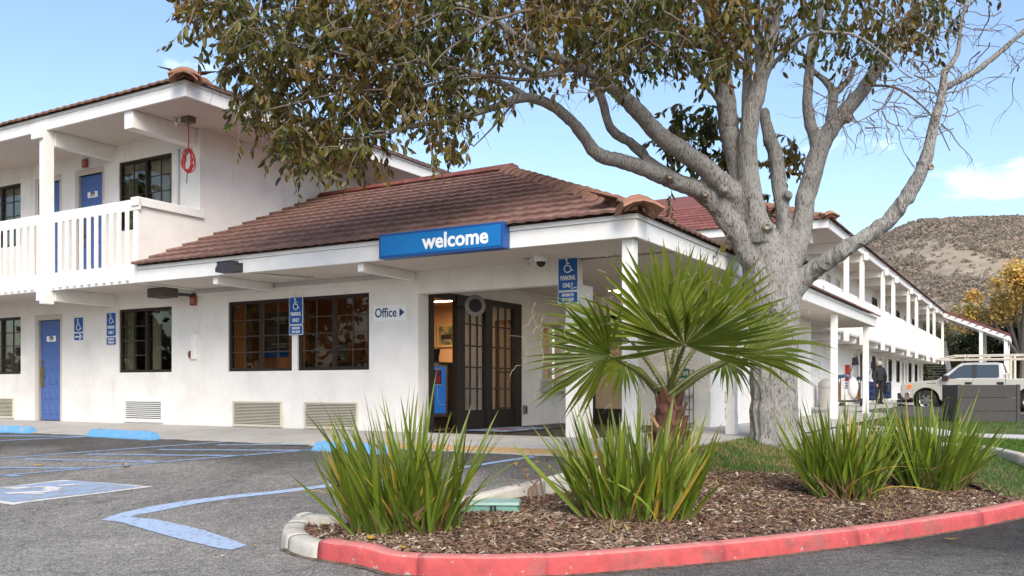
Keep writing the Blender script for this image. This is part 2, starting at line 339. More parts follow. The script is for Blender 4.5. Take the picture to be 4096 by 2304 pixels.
# accessible parking emblem painted on the asphalt
mark('emblem_border', [(-360, 690), (470, 590), (1130, 640), (700, 696), (200, 757), (100, 775), (-360, 720)], PAINTW, .005)
mark('emblem_field', [(-330, 688), (440, 603), (560, 600), (1040, 642), (690, 688), (190, 746), (100, 756), (-330, 706)], worn('blue_field_paint', (.27, .36, .50), (.26, .27, .28), 9, .44, .66), .009)
for q in ([(20, 655), (190, 645), (300, 650), (110, 664)], [(200, 650), (330, 640), (470, 655), (370, 672), (300, 668), (340, 655)], [(420, 633), (600, 622), (620, 630), (440, 641)], [(20, 690), (300, 678), (420, 662), (460, 668), (330, 690), (200, 695), (60, 700)], [(170, 697), (330, 692), (320, 701), (190, 704)]):
    mark('emblem_mark', q, PAINTW, .013)
# concrete walkway: front apron, entrance floor, right-hand walk
def sheet(name, pts, m, th=.12, parent=None):
    n = len(pts); mm = M(); mm.add([tuple(p) for p in pts] + [(p[0], p[1], p[2] - th) for p in pts], [tuple(range(n))] + [(i, (i + 1) % n, (i + 1) % n + n, i + n) for i in range(n)])
    return struct(mm.build(name, m, parent))
walk = struct(M().build('walkway', CONC))
a = 16.0
while a > -2.5:                       # slabs with tooled joints
    a1 = a - 1.52
    sheet('slab', [W(a - .006, -1.95, .447), W(a1 + .006, -1.95, .447), W(a1 + .006, 0.0, .53), W(a - .006, 0.0, .53)], CONC, .1, walk); a = a1
sheet('slab', [W(a - .006, -1.95, .447), W(-4.28, -1.95, .447), W(-4.28, 0, .50), W(a - .006, 0, .515)], CONC, .1, walk)
b = 0.01
while b < 16:
    sheet('slab', [W(-2.72, b, .50), W(-4.28, b, .47), W(-4.28, b + 1.5, .47), W(-2.72, b + 1.5, .50)], CONC, .1, walk); b += 1.512
def joint_bed():
    return sheet('walkway_base', [W(16, -1.94, .441), W(-4.27, -1.94, .441), W(-4.27, 0, .492), W(16, 0, .52)], mat('joint_dirt', (.14, .13, .115), .95), .09, walk)
joint_bed()
PLANK = mat('porch_plank_tile', (.075, .052, .042), .5, var=.25, vs=5, stretch=(1, 1, 1), rand=.3, bump=.2, bs=60)
porch = struct(M().build('porch_floor', PLANK))
for i in range(30):
    b0 = .02 + i * .152
    off = (i % 3) * .4
    for a0 in (0, -.95, -1.9):
        s0 = min(0, a0 - off + .4 if a0 else 0); s1 = max(-2.7, (a0 - .95) - off + .4)
        if s0 - s1 > .1: sheet('plank', [W(s0 - .003, b0, .512), W(s1 + .003, b0, .505), W(s1 + .003, b0 + .146, .505), W(s0 - .003, b0 + .146, .512)], PLANK, .03, porch)
YEL = mat('yellow_tactile', (.46, .30, .14), .8, var=.15, vs=5, bump=1, bs=55, dist=.02)
def tactile(a0, a1, b0, b1, z):
    o = struct(sheet('tactile_paving', [W(a0, b0, z), W(a1, b0, z), W(a1, b1, z + .015), W(a0, b1, z + .015)], YEL, .02))
    mm = M(); n = int(abs(a0 - a1) / .06)
    for i in range(n):
        for j in range(int((b1 - b0) / .06)):
            aa = max(a0, a1) - .03 - i * .06; bb = b0 + .03 + j * .06; c = W(aa, bb, z + .015 * j * .06 / (b1 - b0)); r = .016
            mm.add([(c.x + r * math.cos(t) * k, c.y + r * math.sin(t) * k, c.z + zz) for k, zz in ((1.2, .0), (.7, .006)) for t in (0, 1.26, 2.51, 3.77, 5.03)], [(0, 1, 6, 5), (1, 2, 7, 6), (2, 3, 8, 7), (3, 4, 9, 8), (4, 0, 5, 9), (5, 6, 7, 8, 9)])
    d = mm.build('dome', YEL, o, fix=False); d['kind'] = 'stuff'
tactile(-.25, -4.2, -1.93, -1.42, .455); tactile(9.3, 11.2, -1.93, -1.2, .455)

# ------------------------------------------------------------------ planted bed: kerb, soil, mulch, lawns
def P3(x, y, z): return Vector((x, y, z))
left_k = [(W(-4.26, -2.0, 0)), (W(-4.16, -3.3, 0)), (W(-3.95, -4.2, 0)), (W(-3.7, -4.9, 0)), (W(-3.3, -5.45, 0))]
kpts = [Vector((p.x, p.y)) for p in left_k] + [Vector(q) for q in ((-1.66, 7.1), (-1.72, 6.75), (-1.66, 6.42), (-1.48, 6.13), (-1.21, 5.91), (-.85, 5.72), (-.35, 5.62), (.1, 5.64), (.5, 5.73), (1.47, 6.13), (2.16, 6.49), (2.89, 6.9), (3.79, 7.5), (4.71, 8.2), (5.6, 9.0), (6.7, 10.3), (7.6, 11.8))]
def smooth_path(pts, n=5):
    out = []
    for i in range(len(pts) - 1):
        p0, p1, p2, p3 = pts[max(i - 1, 0)], pts[i], pts[i + 1], pts[min(i + 2, len(pts) - 1)]
        for k in range(n):
            t = k / n; out.append(.5 * ((2 * p1) + (p2 - p0) * t + (2 * p0 - 5 * p1 + 4 * p2 - p3) * t * t + (3 * p1 - p0 - 3 * p2 + p3) * t ** 3))
    out.append(pts[-1]); return out
def kerb_mesh(path, i0, i1, name, m, mtop=None, parent=None, face=.13, wid=.16, gfun=h_asph):
    # the path is the foot of the outer face; the bed lies to its left-hand side walking along it
    prof = [(0, -.25), (0, .0), (.006, face * .5), (.012, face * .78), (.020, face * .90), (.034, face * .97), (.055, face), (wid * .6, face + .002), (wid, face - .006), (wid + .004, face - .02), (wid + .004, -.2)]
    vs, fs = [], []
    for k in range(i0, i1 + 1):
        p = path[k]; d = (path[min(k + 1, len(path) - 1)] - path[max(k - 1, 0)]).normalized(); nrm = Vector((-d.y, d.x)); g = gfun(p.x, p.y)
        if (p.x < -.5 and False): pass
        for u, z in prof:
            q = p + nrm * u; j = noise.noise((q.x * 5, q.y * 5, z * 9)) * .005
            vs.append((q.x + nrm.x * j, q.y + nrm.y * j, g + z + j * .4))
    n = len(prof)
    for k in range(i1 - i0):
        for j in range(n - 1): fs.append((k * n + j, (k + 1) * n + j, (k + 1) * n + j + 1, k * n + j + 1))
    fs += [tuple(range(n)), tuple(range((i1 - i0) * n, (i1 - i0 + 1) * n))]
    mm = M(); mm.add(vs, fs); o = mm.build(name, m, parent, smooth=True)
    for p in o.data.polygons:
        if len(p.vertices) > 4: p.use_smooth = False
    if mtop:
        o.data.materials.append(mtop)
        for p in o.data.polygons:
            if p.normal.z > .75: p.material_index = 1
    return o
kp = smooth_path(kpts, 6)
kerb = struct(M().build('kerb', KERB))
tipi = min(range(len(kp)), key=lambda i: (kp[i] - Vector((-1.21, 5.93))).length) - 2
j0 = 0
for i in range(0, tipi, 9): kerb_mesh(kp, i, min(i + 9, tipi), 'kerb_stone', KERB, parent=kerb, face=.105)
reds = [tipi, tipi + 11, tipi + 22, tipi + 32, tipi + 42, tipi + 52, len(kp) - 1]
for i, j in zip(reds, reds[1:]):
    if j > i: kerb_mesh(kp, i, min(j, len(kp) - 1), 'red_kerb_stone', KERBR, KERBRT, kerb)
gd = M(); vs = []
for k in range(tipi - 8, len(kp)):
    p = kp[k]; d = (kp[min(k + 1, len(kp) - 1)] - kp[max(k - 1, 0)]).normalized(); nr = Vector((-d.y, d.x))
    for u in (.03, -.012 - .03 * (noise.noise((k * .7, 2, 0)) * .5 + .5) - rnd.uniform(0, .012)): q = p + nr * u; vs.append((q.x, q.y, h_asph(q.x, q.y) + (.012 if u > 0 else .003)))
gd.add(vs, [(2 * i, 2 * i + 1, 2 * i + 3, 2 * i + 2) for i in range(len(vs) // 2 - 1)]); struct(gd.build('gutter_dirt', mat('gutter_dirt', (.07, .055, .04), .95, col2=(.16, .12, .09), vs=14, ramp=(.4, .6), bump=.8, bs=60), fix=False))
# soil surface
SOIL = mat('dark_soil', (.05, .034, .024), .95, var=.4, vs=8, bump=.8, bs=40, dist=.02)
inner = []
for k, p in enumerate(kp):
    d = (kp[min(k + 1, len(kp) - 1)] - kp[max(k - 1, 0)]).normalized(); inner.append(p + Vector((-d.y, d.x)) * .14)
def inside(x, y, poly):
    c = False; n = len(poly)
    for i in range(n):
        x0, y0 = poly[i]; x1, y1 = poly[i - 1]
        if (y0 > y) != (y1 > y) and x < (x1 - x0) * (y - y0) / (y1 - y0) + x0: c = not c
    return c
LAWN_EDGE = [HZ(px, py, .28) for px, py in ((2150, 1950), (2330, 1925), (2600, 1905), (2900, 1893), (3150, 1893), (3330, 1880), (3560, 1868), (3800, 1875), (3960, 1915), (4096, 1945), (4300, 1960))]
bedpoly = [(p.x, p.y) for p in inner] + [(W(-9.5, 5, 0).x, W(-9.5, 5, 0).y), (W(-4.3, 5, 0).x, W(-4.3, 5, 0).y)]
def soil():
    bm = bmesh.new(); st = .12
    x0, x1, y0, y1 = -2, 9, 5.4, 15; nx, ny = int((x1 - x0) / st), int((y1 - y0) / st)
    m = M(); m.v = [(x0 + i * st, y0 + j * st, h_bed(x0 + i * st, y0 + j * st) + .02 * noise.noise((i * st * 4, j * st * 4, 0)) - .012) for j in range(ny + 1) for i in range(nx + 1)]
    for j in range(ny):
        for i in range(nx):
            if inside(x0 + (i + .5) * st, y0 + (j + .5) * st, bedpoly): k = j * (nx + 1) + i; m.f.append((k, k + 1, k + nx + 2, k + nx + 1))
    return struct(m.build('planted_bed_soil', SOIL, smooth=True, fix=False))
soil()
lawn_line = [(p.x, p.y) for p in LAWN_EDGE]
def lawn_y(x): return lerp(sorted(lawn_line), x)
def mulch(n):
    m = M(); k = 0; pale = []
    while k < n:
        x = rnd.uniform(-1.8, 6.8); y = rnd.uniform(5.5, 10.6)
        if y > lawn_y(x) + .25 or not inside(x, y, bedpoly): continue
        if rnd.random() < (y - 6) / 7: continue
        k += 1; L = rnd.uniform(.006, .026) * rnd.choice((1, 1, 1, 1.8)); w = L * rnd.uniform(.16, .4); z = h_bed(x, y) + rnd.uniform(0, .02)
        t = rnd.gauss(.2, 1.0); c, s_ = math.cos(t), math.sin(t); ti, tj = rnd.uniform(-.5, .5), rnd.uniform(-.6, .6)
        vs = []
        for u, v in ((-L, -w * .6), (L * .8, -w), (L, w * .5), (-L * .7, w)): vs.append((x + u * c - v * s_, y + u * s_ + v * c, z + u * ti + v * tj + .008))
        top = rnd.uniform(.002, .006); vs2 = [(p[0], p[1], p[2] - top) for p in vs]
        m.add(vs + vs2, [(0, 1, 2, 3), (0, 4, 5, 1), (1, 5, 6, 2), (2, 6, 7, 3), (3, 7, 4, 0)]); pale.append(1 if rnd.random() < .10 + .16 * max(0, noise.noise((x * 1.4, y * 1.4, 8)) * 2) else 0)
    o = m.build('bark_mulch', mat('mulch_chips', (.15, .092, .058), .9, island=.8, hue=.02), fix=False); o['kind'] = 'stuff'
    o.data.materials.append(mat('pale_chips', (.40, .33, .24), .9, island=.5))
    for i, p in enumerate(o.data.polygons): p.material_index = pale[i // 5]
    tag(o, 'brown bark chips covering the planted bed behind the red kerb', 'mulch'); return o
mulch(42000)
LAWNM = mat('lawn_soil', (.075, .085, .03), .95, col2=(.16, .12, .06), vs=1.6, ramp=(.5, .65), var=.3)
def bld(m, x, y, z, L, lean, w, tw=None):
    t = rnd.uniform(0, 6.28) if tw is None else tw; dx, dy = math.cos(t), math.sin(t); u = rnd.uniform(0, 6.28); ex, ey = math.cos(u) * w, math.sin(u) * w
    m.add([(x - ex, y - ey, z), (x + ex, y + ey, z), (x + dx * lean * L * .5 + ex * .7, y + dy * lean * L * .5 + ey * .7, z + L * .6), (x + dx * lean * L, y + dy * lean * L, z + L)], [(0, 1, 2), (0, 2, 3)])
def lawn_grid(name, poly, zf, st=.09):
    xs = [p[0] for p in poly]; ys = [p[1] for p in poly]; x0, y0 = min(xs), min(ys); nx, ny = int((max(xs) - x0) / st) + 1, int((max(ys) - y0) / st) + 1; m = M()
    m.v = [(x0 + i * st, y0 + j * st, zf(x0 + i * st, y0 + j * st)) for j in range(ny + 1) for i in range(nx + 1)]
    for j in range(ny):
        for i in range(nx):
            if inside(x0 + (i + .5) * st, y0 + (j + .5) * st, poly): k = j * (nx + 1) + i; m.f.append((k, k + 1, k + nx + 2, k + nx + 1))
    return struct(m.build(name, LAWNM, smooth=True, fix=False))
def lawn(name, polypts, n, lab, dry=0, hf=None, L=.045, th=.12, grid=False):
    poly = [(p.x, p.y) for p in polypts]
    zf = hf or (lambda x, y: polypts[0].z)
    o = lawn_grid(name, poly, zf) if grid else sheet(name, polypts, LAWNM, th); m1, m2 = M(), M(); xs = [p[0] for p in poly]; ys = [p[1] for p in poly]; k = 0
    while k < n:
        x, y = rnd.uniform(min(xs), max(xs)), rnd.uniform(min(ys), max(ys))
        if not inside(x, y, poly): continue
        k += 1; d = dry * (1 if noise.noise((x * 1.3, y * 1.3, 3)) > -.05 else .25)
        bld(m2 if rnd.random() < d else m1, x, y, zf(x, y), rnd.uniform(.5, 1.2) * L, rnd.uniform(.1, .9), .0035 + y * .00012)
    g = m1.build(lab[0], mat('lawn_blades', (.085, .165, .022), .7, island=.4, trans=.3), fix=False); g['kind'] = 'stuff'; tag(g, lab[1], 'grass')
    if m2.v:
        g = m2.build('dry_grass', mat('dry_blades', (.34, .25, .12), .8, island=.35, trans=.25), fix=False); g['kind'] = 'stuff'; tag(g, lab[2], 'grass')
    return o
def Q(px, py, z): return HZ(px, py, z)
fl = [Vector((p.x, p.y, .285)) for p in LAWN_EDGE]
def z_tree(x, y):
    a, b = AB(x, y); return h_bed(x, y) + .02 + .14 * (1 - sstep(4.3, 5.0, -a)) * sstep(-3.4, -2.2, b)
treelawn = fl[:6] + [Q(3400, 1800, .285), Q(3300, 1765, .285)] + [W(-4.30, 4.2, .285), W(-4.30, -1.9, .285), W(-4.32, -2.9, .285)]
lawn('lawn_bed', treelawn, 15000, ('lawn_grass', 'patchy green grass round the foot of the big tree', 'dry straw coloured grass along the mulch edge by the tree'), dry=.5, hf=z_tree, grid=True)
# right-hand lawns, kerb, path
def conv4(x, y): return 2900 + x / 2.154, 1600 + y / 2.154
k2 = [conv4(*q) for q in ((690, 385), (850, 392), (1240, 405), (1700, 415), (2000, 430), (2250, 462), (2576, 545), (2900, 640))]
K2 = [Q(px, py, .24) for px, py in k2]
lawnA = fl[5:] + [Vector((K2[-1].x, K2[-1].y, .245))] + [Vector((p.x, p.y, .245)) for p in reversed(K2)] + [Q(3300, 1790, .27)]
lawn('lawn_strip', lawnA, 9000, ('strip_grass', 'bright green grass strip between mulch bed and grey kerb at right', 'dry grass tufts at right mulch edge'), dry=.06, hf=lambda x, y: min(h_bed(x, y), .245) + .02, grid=True)
def kerb2():
    pts = [Vector((p.x, p.y)) for p in reversed(K2)]; pts = smooth_path(pts, 4)
    o = struct(M().build('inner_kerb', KERB)); n = len(pts)
    for i in range(0, n - 1, 6):
        # bed lies beyond it
        kerb_mesh(list(reversed(pts)), i, min(i + 6, n - 1), 'kerb_stone', KERB, parent=o, face=.10, wid=.16, gfun=lambda x, y: .235)
kerb2()
pth0 = [conv4(*q) for q in ((690, 330), (1100, 335), (1500, 300), (1900, 305), (2200, 318), (2576, 330), (2900, 345))]
pth1 = [conv4(*q) for q in ((690, 160), (1090, 218), (1400, 228), (1780, 238), (2060, 284), (2576, 300), (2900, 310))]
PA, PB = [Q(x, y, .335) for x, y in pth0], [Q(x, y, .335) for x, y in pth1]
def k2in(i):
    d = (K2[min(i + 1, len(K2) - 1)] - K2[max(i - 1, 0)]); d.z = 0; d.normalize(); return Vector((K2[i].x - d.y * .19, K2[i].y + d.x * .19, .30))
lawnB = [k2in(i) for i in range(len(K2))] + [Vector((p.x, p.y, .30)) for p in reversed(PA)]
lawn('lawn_island', lawnB, 12000, ('island_grass', 'mown green grass between grey inner kerb and white path', ''), hf=lambda x, y: .30)
struct(sheet('garden_path', PA + list(reversed(PB)), mat('pale_path_concrete', (.52, .50, .46), .9, var=.08, vs=2, bump=.3, bs=80), .15))
lawnC = [Vector((p.x, p.y, .328)) for p in PB[1:]] + [Q(px, py, .328) for px, py in ((4300, 1672), (4096, 1680), (3700, 1672), (3560, 1672), (3430, 1680))]
lawn('lawn_far', lawnC, 9000, ('box_grass', 'green grass in front of the dark board planter box', ''), hf=lambda x, y: .328)

# ------------------------------------------------------------------ building components
def window(par, loc, rz, w, h, sashes=2, nv=1, nh=3, fr=.05, curtain=None, bare=(), gl=GLASS, depth=.1, name='window'):
    m = M()
    y0, y1 = .03, .09
    for x0, x1, z0, z1 in ((0, w, 0, fr), (0, w, h - fr, h), (0, fr, fr, h - fr), (w - fr, w, fr, h - fr)): m.box(x0, x1, y0, y1, z0, z1)
    for i in range(1, sashes): x = w * i / sashes; m.box(x - fr * .6, x + fr * .6, y0 + .004, y1 - .004, fr, h - fr)
    o = m.build(name, BRONZE, par, loc, (0, 0, rz))
    sw = w / sashes
    for i in range(sashes):
        xa, xb = i * sw + fr * .9, (i + 1) * sw - fr * .9; yy = .055 + .015 * (i % 2)
        M().box(xa, xb, yy, yy + .006, fr * .9, h - fr * .9).build('pane', gl, o)
        if i in bare: continue
        for k in range(1, nv + 1): x = xa + (xb - xa) * k / (nv + 1); M().box(x - .009, x + .009, yy - .008, yy + .012, fr, h - fr).build('muntin', MUNT, o)
        for k in range(1, nh + 1): z = fr + (h - 2 * fr) * k / (nh + 1); M().box(xa, xb, yy - .006, yy + .011, z - .009, z + .009).build('muntin', MUNT, o)
    if curtain:
        for c0, c1 in curtain:
            cm = M(); n = 40; vs = []
            for k in range(n + 1):
                x = w * (c0 + (c1 - c0) * k / n); y = .2 + .025 * math.sin(k * 1.05 + c0 * 9) + .01 * math.sin(k * .37)
                vs += [(x, y, .02), (x, y, h - .02)]
            cm.add(vs, [(2 * k, 2 * k + 2, 2 * k + 3, 2 * k + 1) for k in range(n)]); cm.build('curtain', CURT, o, smooth=True, fix=False)
    return o
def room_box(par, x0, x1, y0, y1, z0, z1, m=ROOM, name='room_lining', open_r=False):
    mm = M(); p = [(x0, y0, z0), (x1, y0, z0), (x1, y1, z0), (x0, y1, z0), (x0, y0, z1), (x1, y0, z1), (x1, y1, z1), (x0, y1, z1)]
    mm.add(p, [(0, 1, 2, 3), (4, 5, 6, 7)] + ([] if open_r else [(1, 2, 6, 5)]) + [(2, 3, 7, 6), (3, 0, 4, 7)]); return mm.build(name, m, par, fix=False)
def door(par, loc, rz, w, h, num=None, swing=0, m=BLUEDOOR):
    j = M()
    for x0, x1, z0, z1 in ((-.11, -.0, 0, h + .11), (w, w + .05, 0, h + .11), (0, w, h, h + .11)): j.box(x0, x1, -.012, .12, z0, z1)
    f = j.build('door_frame', JAMB, par, loc, (0, 0, rz))
    o = M().box(0.004, w - .004, .05, .09, .012, h - .006).build('door', m, par, loc, (0, 0, rz))
    cols, rows = 3, 6; pw, ph = w * .22, h * .105
    for i in range(cols):
        for k in range(rows):
            cx = w * (.22 + .28 * i); cz = h * (.11 + .15 * k + (.0 if k else 0))
            q = M(); y = .05
            q.add([(cx - pw / 2, y - .001, cz - ph / 2), (cx + pw / 2, y - .001, cz - ph / 2), (cx + pw / 2, y - .001, cz + ph / 2), (cx - pw / 2, y - .001, cz + ph / 2),
                   (cx - pw * .32, y - .014, cz - ph * .34), (cx + pw * .32, y - .014, cz - ph * .34), (cx + pw * .32, y - .014, cz + ph * .34), (cx - pw * .32, y - .014, cz + ph * .34)],
                  [(0, 1, 5, 4), (1, 2, 6, 5), (2, 3, 7, 6), (3, 0, 4, 7), (4, 5, 6, 7)]); q.build('door_panel', m, o)
    q = M(); q.box(.03, .12, .025, .05, h * .34, h * .55); q.box(.06, .17, -.005, .025, h * .435, h * .455); q.lathe([(.03, .02), (.03, .05)], 12, (.075, 0, h * .59), 'y')
    q.build('lock_plate', mat('brass', (.42, .31, .14), .35, metal=.9), o)
    M().box(-.0, w, .03, .11, -.0, .014).build('threshold', DKGREY, f)
    if num:
        pl = M().prism([(x + w * .5, z + h * .815) for x, z in rrect(w * .42, .115, .02)], .036, .046).build('number_plate', WHITEP, o)
        text('room_number', num, .1, BLACK, o, (w * .5, .0345, h * .815), sx=1, bold=.002)
    return o
def grille(par, loc, rz, w, h, n, m, fr=.03):
    o = M()
    for x0, x1, z0, z1 in ((0, w, 0, fr), (0, w, h - fr, h), (0, fr, fr, h - fr), (w - fr, w, fr, h - fr)): o.box(x0, x1, -.035, .01, z0, z1)
    g = o.build('air_conditioner_grille', m, par, loc, (0, 0, rz), bevel=.004)
    M().box(fr, w - fr, -.004, .004, fr, h - fr).build('grille_back', DARK, g)
    me = None
    for i in range(n):
        p = (h - 2 * fr) / n; z = fr + p * (i + .5)
        if me is None:
            s = M(); s.hexa([(fr, -.03, -p * .40), (w - fr, -.03, -p * .40), (w - fr, -.008, -p * .05), (fr, -.008, -p * .05), (fr, -.03, -p * .06), (w - fr, -.03, -p * .06), (w - fr, -.008, p * .16), (fr, -.008, p * .16)])
            me = s.mesh('slat'); me.materials.append(m)
        obj('slat', me, g, (0, 0, z))
    return g
def tile_mesh(w, L, waves=2, amp=.013, lip=.032):
    m = M(); n = waves * 7; vs = []
    for i in range(n + 1):
        x = w * i / n; z = amp * (math.cos(2 * math.pi * waves * i / n) * .5 + .5) ** .8
        vs += [(x, 0, z + .03), (x, L * 1.06, z * .6 + .002), (x, 0, z + .03 - lip), (x, .012, z + .036)]
    fs = []
    for i in range(n):
        k = 4 * i; fs += [(k + 3, k + 7, k + 5, k + 1), (k, k + 4, k + 7, k + 3), (k + 2, k + 6, k + 4, k)]
    m.add(vs, fs); return m
PITCH = .434; PA_ = math.atan(PITCH)

def eave_tiles(par, p0, p1, inward, z, m, w=.40, L=.37, rows=1, name='roof_tile', lift=0):
    # courses of tiles from p0 to p1 (local building coords), slope rising towards 'inward'
    p0, p1, inward = Vector((*p0, 0)), Vector((*p1, 0)), Vector((*inward, 0)).normalized(); d = (p1 - p0); n = max(1, round(d.length / w)); w2 = d.length / n; d.normalize()
    me = tile_mesh(w2 * .995, L).mesh('roof_tile'); me.materials.append(m)
    ang = math.atan2(d.y, d.x)
    for r in range(rows):
        for i in range(n):
            q = p0 + d * (w2 * i) + inward * (L * .94 * math.cos(PA_) * r); o = obj(name, me, par, (q.x, q.y, z + lift + L * .94 * math.sin(PA_) * r + rnd.uniform(-.003, .003)), (PA_, 0, ang))
            o.rotation_mode = 'XYZ'
def ridge_caps(par, p0, p1, n, m, w=.16, name='hip_cap', layers=1):
    p0, p1 = Vector(p0), Vector(p1); d = p1 - p0; L = d.length / n; d.normalize()
    yaw = math.atan2(d.y, d.x); pit = math.asin(d.z)
    me = M()
    for z0, s in ((0, 1.0),):
        sec = [(-w, -.075), (-w * .55, .0), (0, .032), (w * .55, .0), (w, -.075)]
        vs = []
        for xx, k in ((-.03, 1.08), (L * 1.0, .92)):
            vs += [(xx, y * k, z * k + .03 + (.03 if xx < 0 else 0)) for y, z in sec] + [(xx, y * k, z * k - .002 + (.03 if xx < 0 else 0)) for y, z in sec]
        fs = []
        for i in range(4): fs += [(i, i + 1, 11 + i, 10 + i), (i + 5, 15 + i, 16 + i, 6 + i), (i, i + 5, i + 6, i + 1)]
        me.add(vs, fs)
    mesh = me.mesh(name); mesh.materials.append(m)
    for i in range(n):
        q = p0 + d * (L * i); obj(name, mesh, par, (q.x, q.y, q.z + rnd.uniform(-.006, .006)), (rnd.uniform(-.03, .03), -pit, yaw))

def hip_end(par, loc, s=1.0):
    for k in range(4):
        w, h = (.24 - .012 * k) * s, .085 * s; d0 = -.17 + .035 * k; z = .034 * k
        M().prism([(-w, z), (-w * .5, z + h * .72), (0, z + h), (w * .5, z + h * .72), (w, z), (w * .96, z - .024), (w * .5, z + h * .72 - .028), (0, z + h - .028), (-w * .5, z + h * .72 - .028), (-w * .96, z - .024)], d0 * s, .12).build('hip_end_tile', TILET, par, loc, (-.22, 0, R(45 + (k % 2) * 3)))
# ------------------------------------------------------------------ left guest wing (two storeys)
GW = thing('guest_wing', 'two storey white stucco guest wing with slatted balcony and blue doors', 'building', W(4.76, 0, 0), ROT)
class Par: pass
def offs(p):   # local x offset so that building coordinates can be used under this empty
    return p
OFF = {}
def sub(par, a_ref): par.location = W(0, 0, 0); return par
sub(GW, 0)
A_W = 4.76
Z1, ZS = .50, 2.93
Xl = lambda a: -a
gops = [(5.51, 7.01, 1.48, 2.67), (10.2, 11.7, 1.48, 2.67), (8.83, 9.57, .50, 2.56)]
wall(M(), A_W, 14, Z1, 3.0, gops, fb(0), .2).build('lower_wall', STUCCO, GW)
uops = [(5.51, 7.01, 4.15, 5.45), (7.49, 8.23, 3.22, 5.34), (8.85, 9.57, 3.22, 5.34), (10.2, 11.7, 4.15, 5.45)]
wall(M(), A_W + .18, 14, 3.0, 5.77, uops, fb(0), .2).build('upper_wall', STUCCO, GW)
wall(M(), 0.0, 10, 2.9, 5.77, [], fa(A_W), .18).build('gable_wall', STUCCO, GW)
M().ab(A_W + .002, A_W + .12, -1.26, .0, 2.92, 4.18).build('balcony_end_wall', STUCCO, GW)
M().ab(A_W - .05, A_W + .14, -1.30, .06, 4.185, 4.33).build('end_wall_cap', TRIM, GW, bevel=.008)
window(GW, (-7.01, 0, 1.48), 0, 1.5, 1.19, bare=(1,), nh=3, curtain=[(.0, .16), (.5, .62)], gl=GLASSD)
window(GW, (-11.7, 0, 1.48), 0, 1.5, 1.19, nh=3, curtain=[(0, .75)], gl=GLASSD)
window(GW, (-7.01, 0, 4.15), 0, 1.5, 1.3, nh=3, curtain=[(0, .20), (.48, 1)], gl=GLASSD)
window(GW, (-11.7, 0, 4.15), 0, 1.5, 1.3, nh=3, curtain=[(.4, 1)], gl=GLASSD)
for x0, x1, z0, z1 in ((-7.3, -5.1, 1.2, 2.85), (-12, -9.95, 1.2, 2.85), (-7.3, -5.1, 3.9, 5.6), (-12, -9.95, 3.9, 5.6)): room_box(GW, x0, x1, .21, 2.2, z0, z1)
door(GW, (-9.57, 0, .53), 0, .74, 2.03, '158'); door(GW, (-8.23, 0, 3.24), 0, .74, 2.1, '259'); door(GW, (-9.57, 0, 3.24), 0, .72, 2.1)
for x0, x1, z0 in ((-9.66, -8.74, .5), (-8.3, -7.4, 3.2), (-9.66, -8.8, 3.2)): M().box(x0, x1, .16, .18, z0, z0 + 2.25).build('door_backing', DARK, GW)
grille(GW, (-6.83, 0, .56), 0, 1.11, .42, 9, WGRILLE, .045); grille(GW, (-11.4, 0, .56), 0, .98, .42, 13, BEIGE)
grille(GW, (-6.5, 0, 3.35), 0, .95, .40, 10, BEIGE)
# deck, railing
M().ab(A_W + .121, 14, -1.22, 0.0, 3.0, 3.2).build('balcony_deck', SOFFIT, GW)
M().ab(A_W + .0, 14, -1.27, -1.225, 2.92, 3.23).build('deck_fascia', TRIM, GW, bevel=.006)
M().ab(A_W + .14, 14, -1.225, -.0, 2.965, 2.998).build('deck_soffit', SOFFIT, GW)
M().ab(A_W - .05, 14, -1.272, -1.235, 4.12, 4.3).build('top_rail', TRIM, GW, bevel=.006)
bal = M().box(-.023, .023, -.05, 0, 0, 1.28).mesh('baluster'); bal.materials.append(TRIM)
for i in range(11): obj('baluster', bal, GW, (-(5.03 + .2045 * i - .045), -1.273, 2.965))
for i in range(22): obj('baluster', bal, GW, (-(7.46 + .208 * i), -1.273, 2.965))
for a0 in (7.14, 11.4):
    M().ab(a0, a0 + .13, -1.40, -1.2, 2.68, 5.80).build('post', TRIM, GW, bevel=.008)
    M().ab(a0 + .0, a0 + .29, -1.455, -1.405, 5.60, 5.85).build('post_block', TRIM, GW, bevel=.006)
    M().ab(a0 + .131, a0 + .23, -1.40, -1.275, 2.74, 2.95).build('post_block', TRIM, GW, bevel=.006)
    M().ab(a0 - .02, a0 + .10, -1.195, 0, 5.50, 5.768).build('roof_beam', TRIM, GW, bevel=.006)
    M().ab(a0 - .02, a0 + .10, -1.195, 0, 2.74, 2.964).build('deck_beam', TRIM, GW, bevel=.006)
M().ab(A_W + .08, A_W + .30, -1.30, -.005, 5.47, 5.768).build('roof_beam', TRIM, GW, bevel=.008)
# roof
RE, RS = -1.35, 3.50
M().ab(RS + .05, 14, RE + .05, 10, 5.77, 5.80).build('roof_soffit', SOFFIT, GW)
M().ab(RS, 14, RE, RE + .045, 5.755, 5.955).build('fascia', TRIM, GW, bevel=.006); M().ab(RS + .0, RS + .045, RE + .046, 10, 5.755, 5.955).build('fascia', TRIM, GW, bevel=.006)
M().ab(RS - .02, 14, RE - .02, RE + .04, 5.956, 6.0).build('eave_board', TRIM, GW); M().ab(RS - .02, RS + .04, RE + .041, 10, 5.956, 6.0).build('eave_board', TRIM, GW)
def hip_sheet(par, x0, x1, y0, y1, z, m, rise=None, name='roof_deck', closed='both'):
    d = (y1 - y0) / 2; r = d * PITCH; mm = M(); yc = (y0 + y1) / 2
    mm.add([(x0, y0, z), (x1, y0, z), (x1, y1, z), (x0, y1, z), (x0, yc, z + r), (x1 - d, yc, z + r)], [(0, 1, 5, 4), (1, 2, 5), (2, 3, 4, 5)]); return mm.build(name, m, par, fix=False)
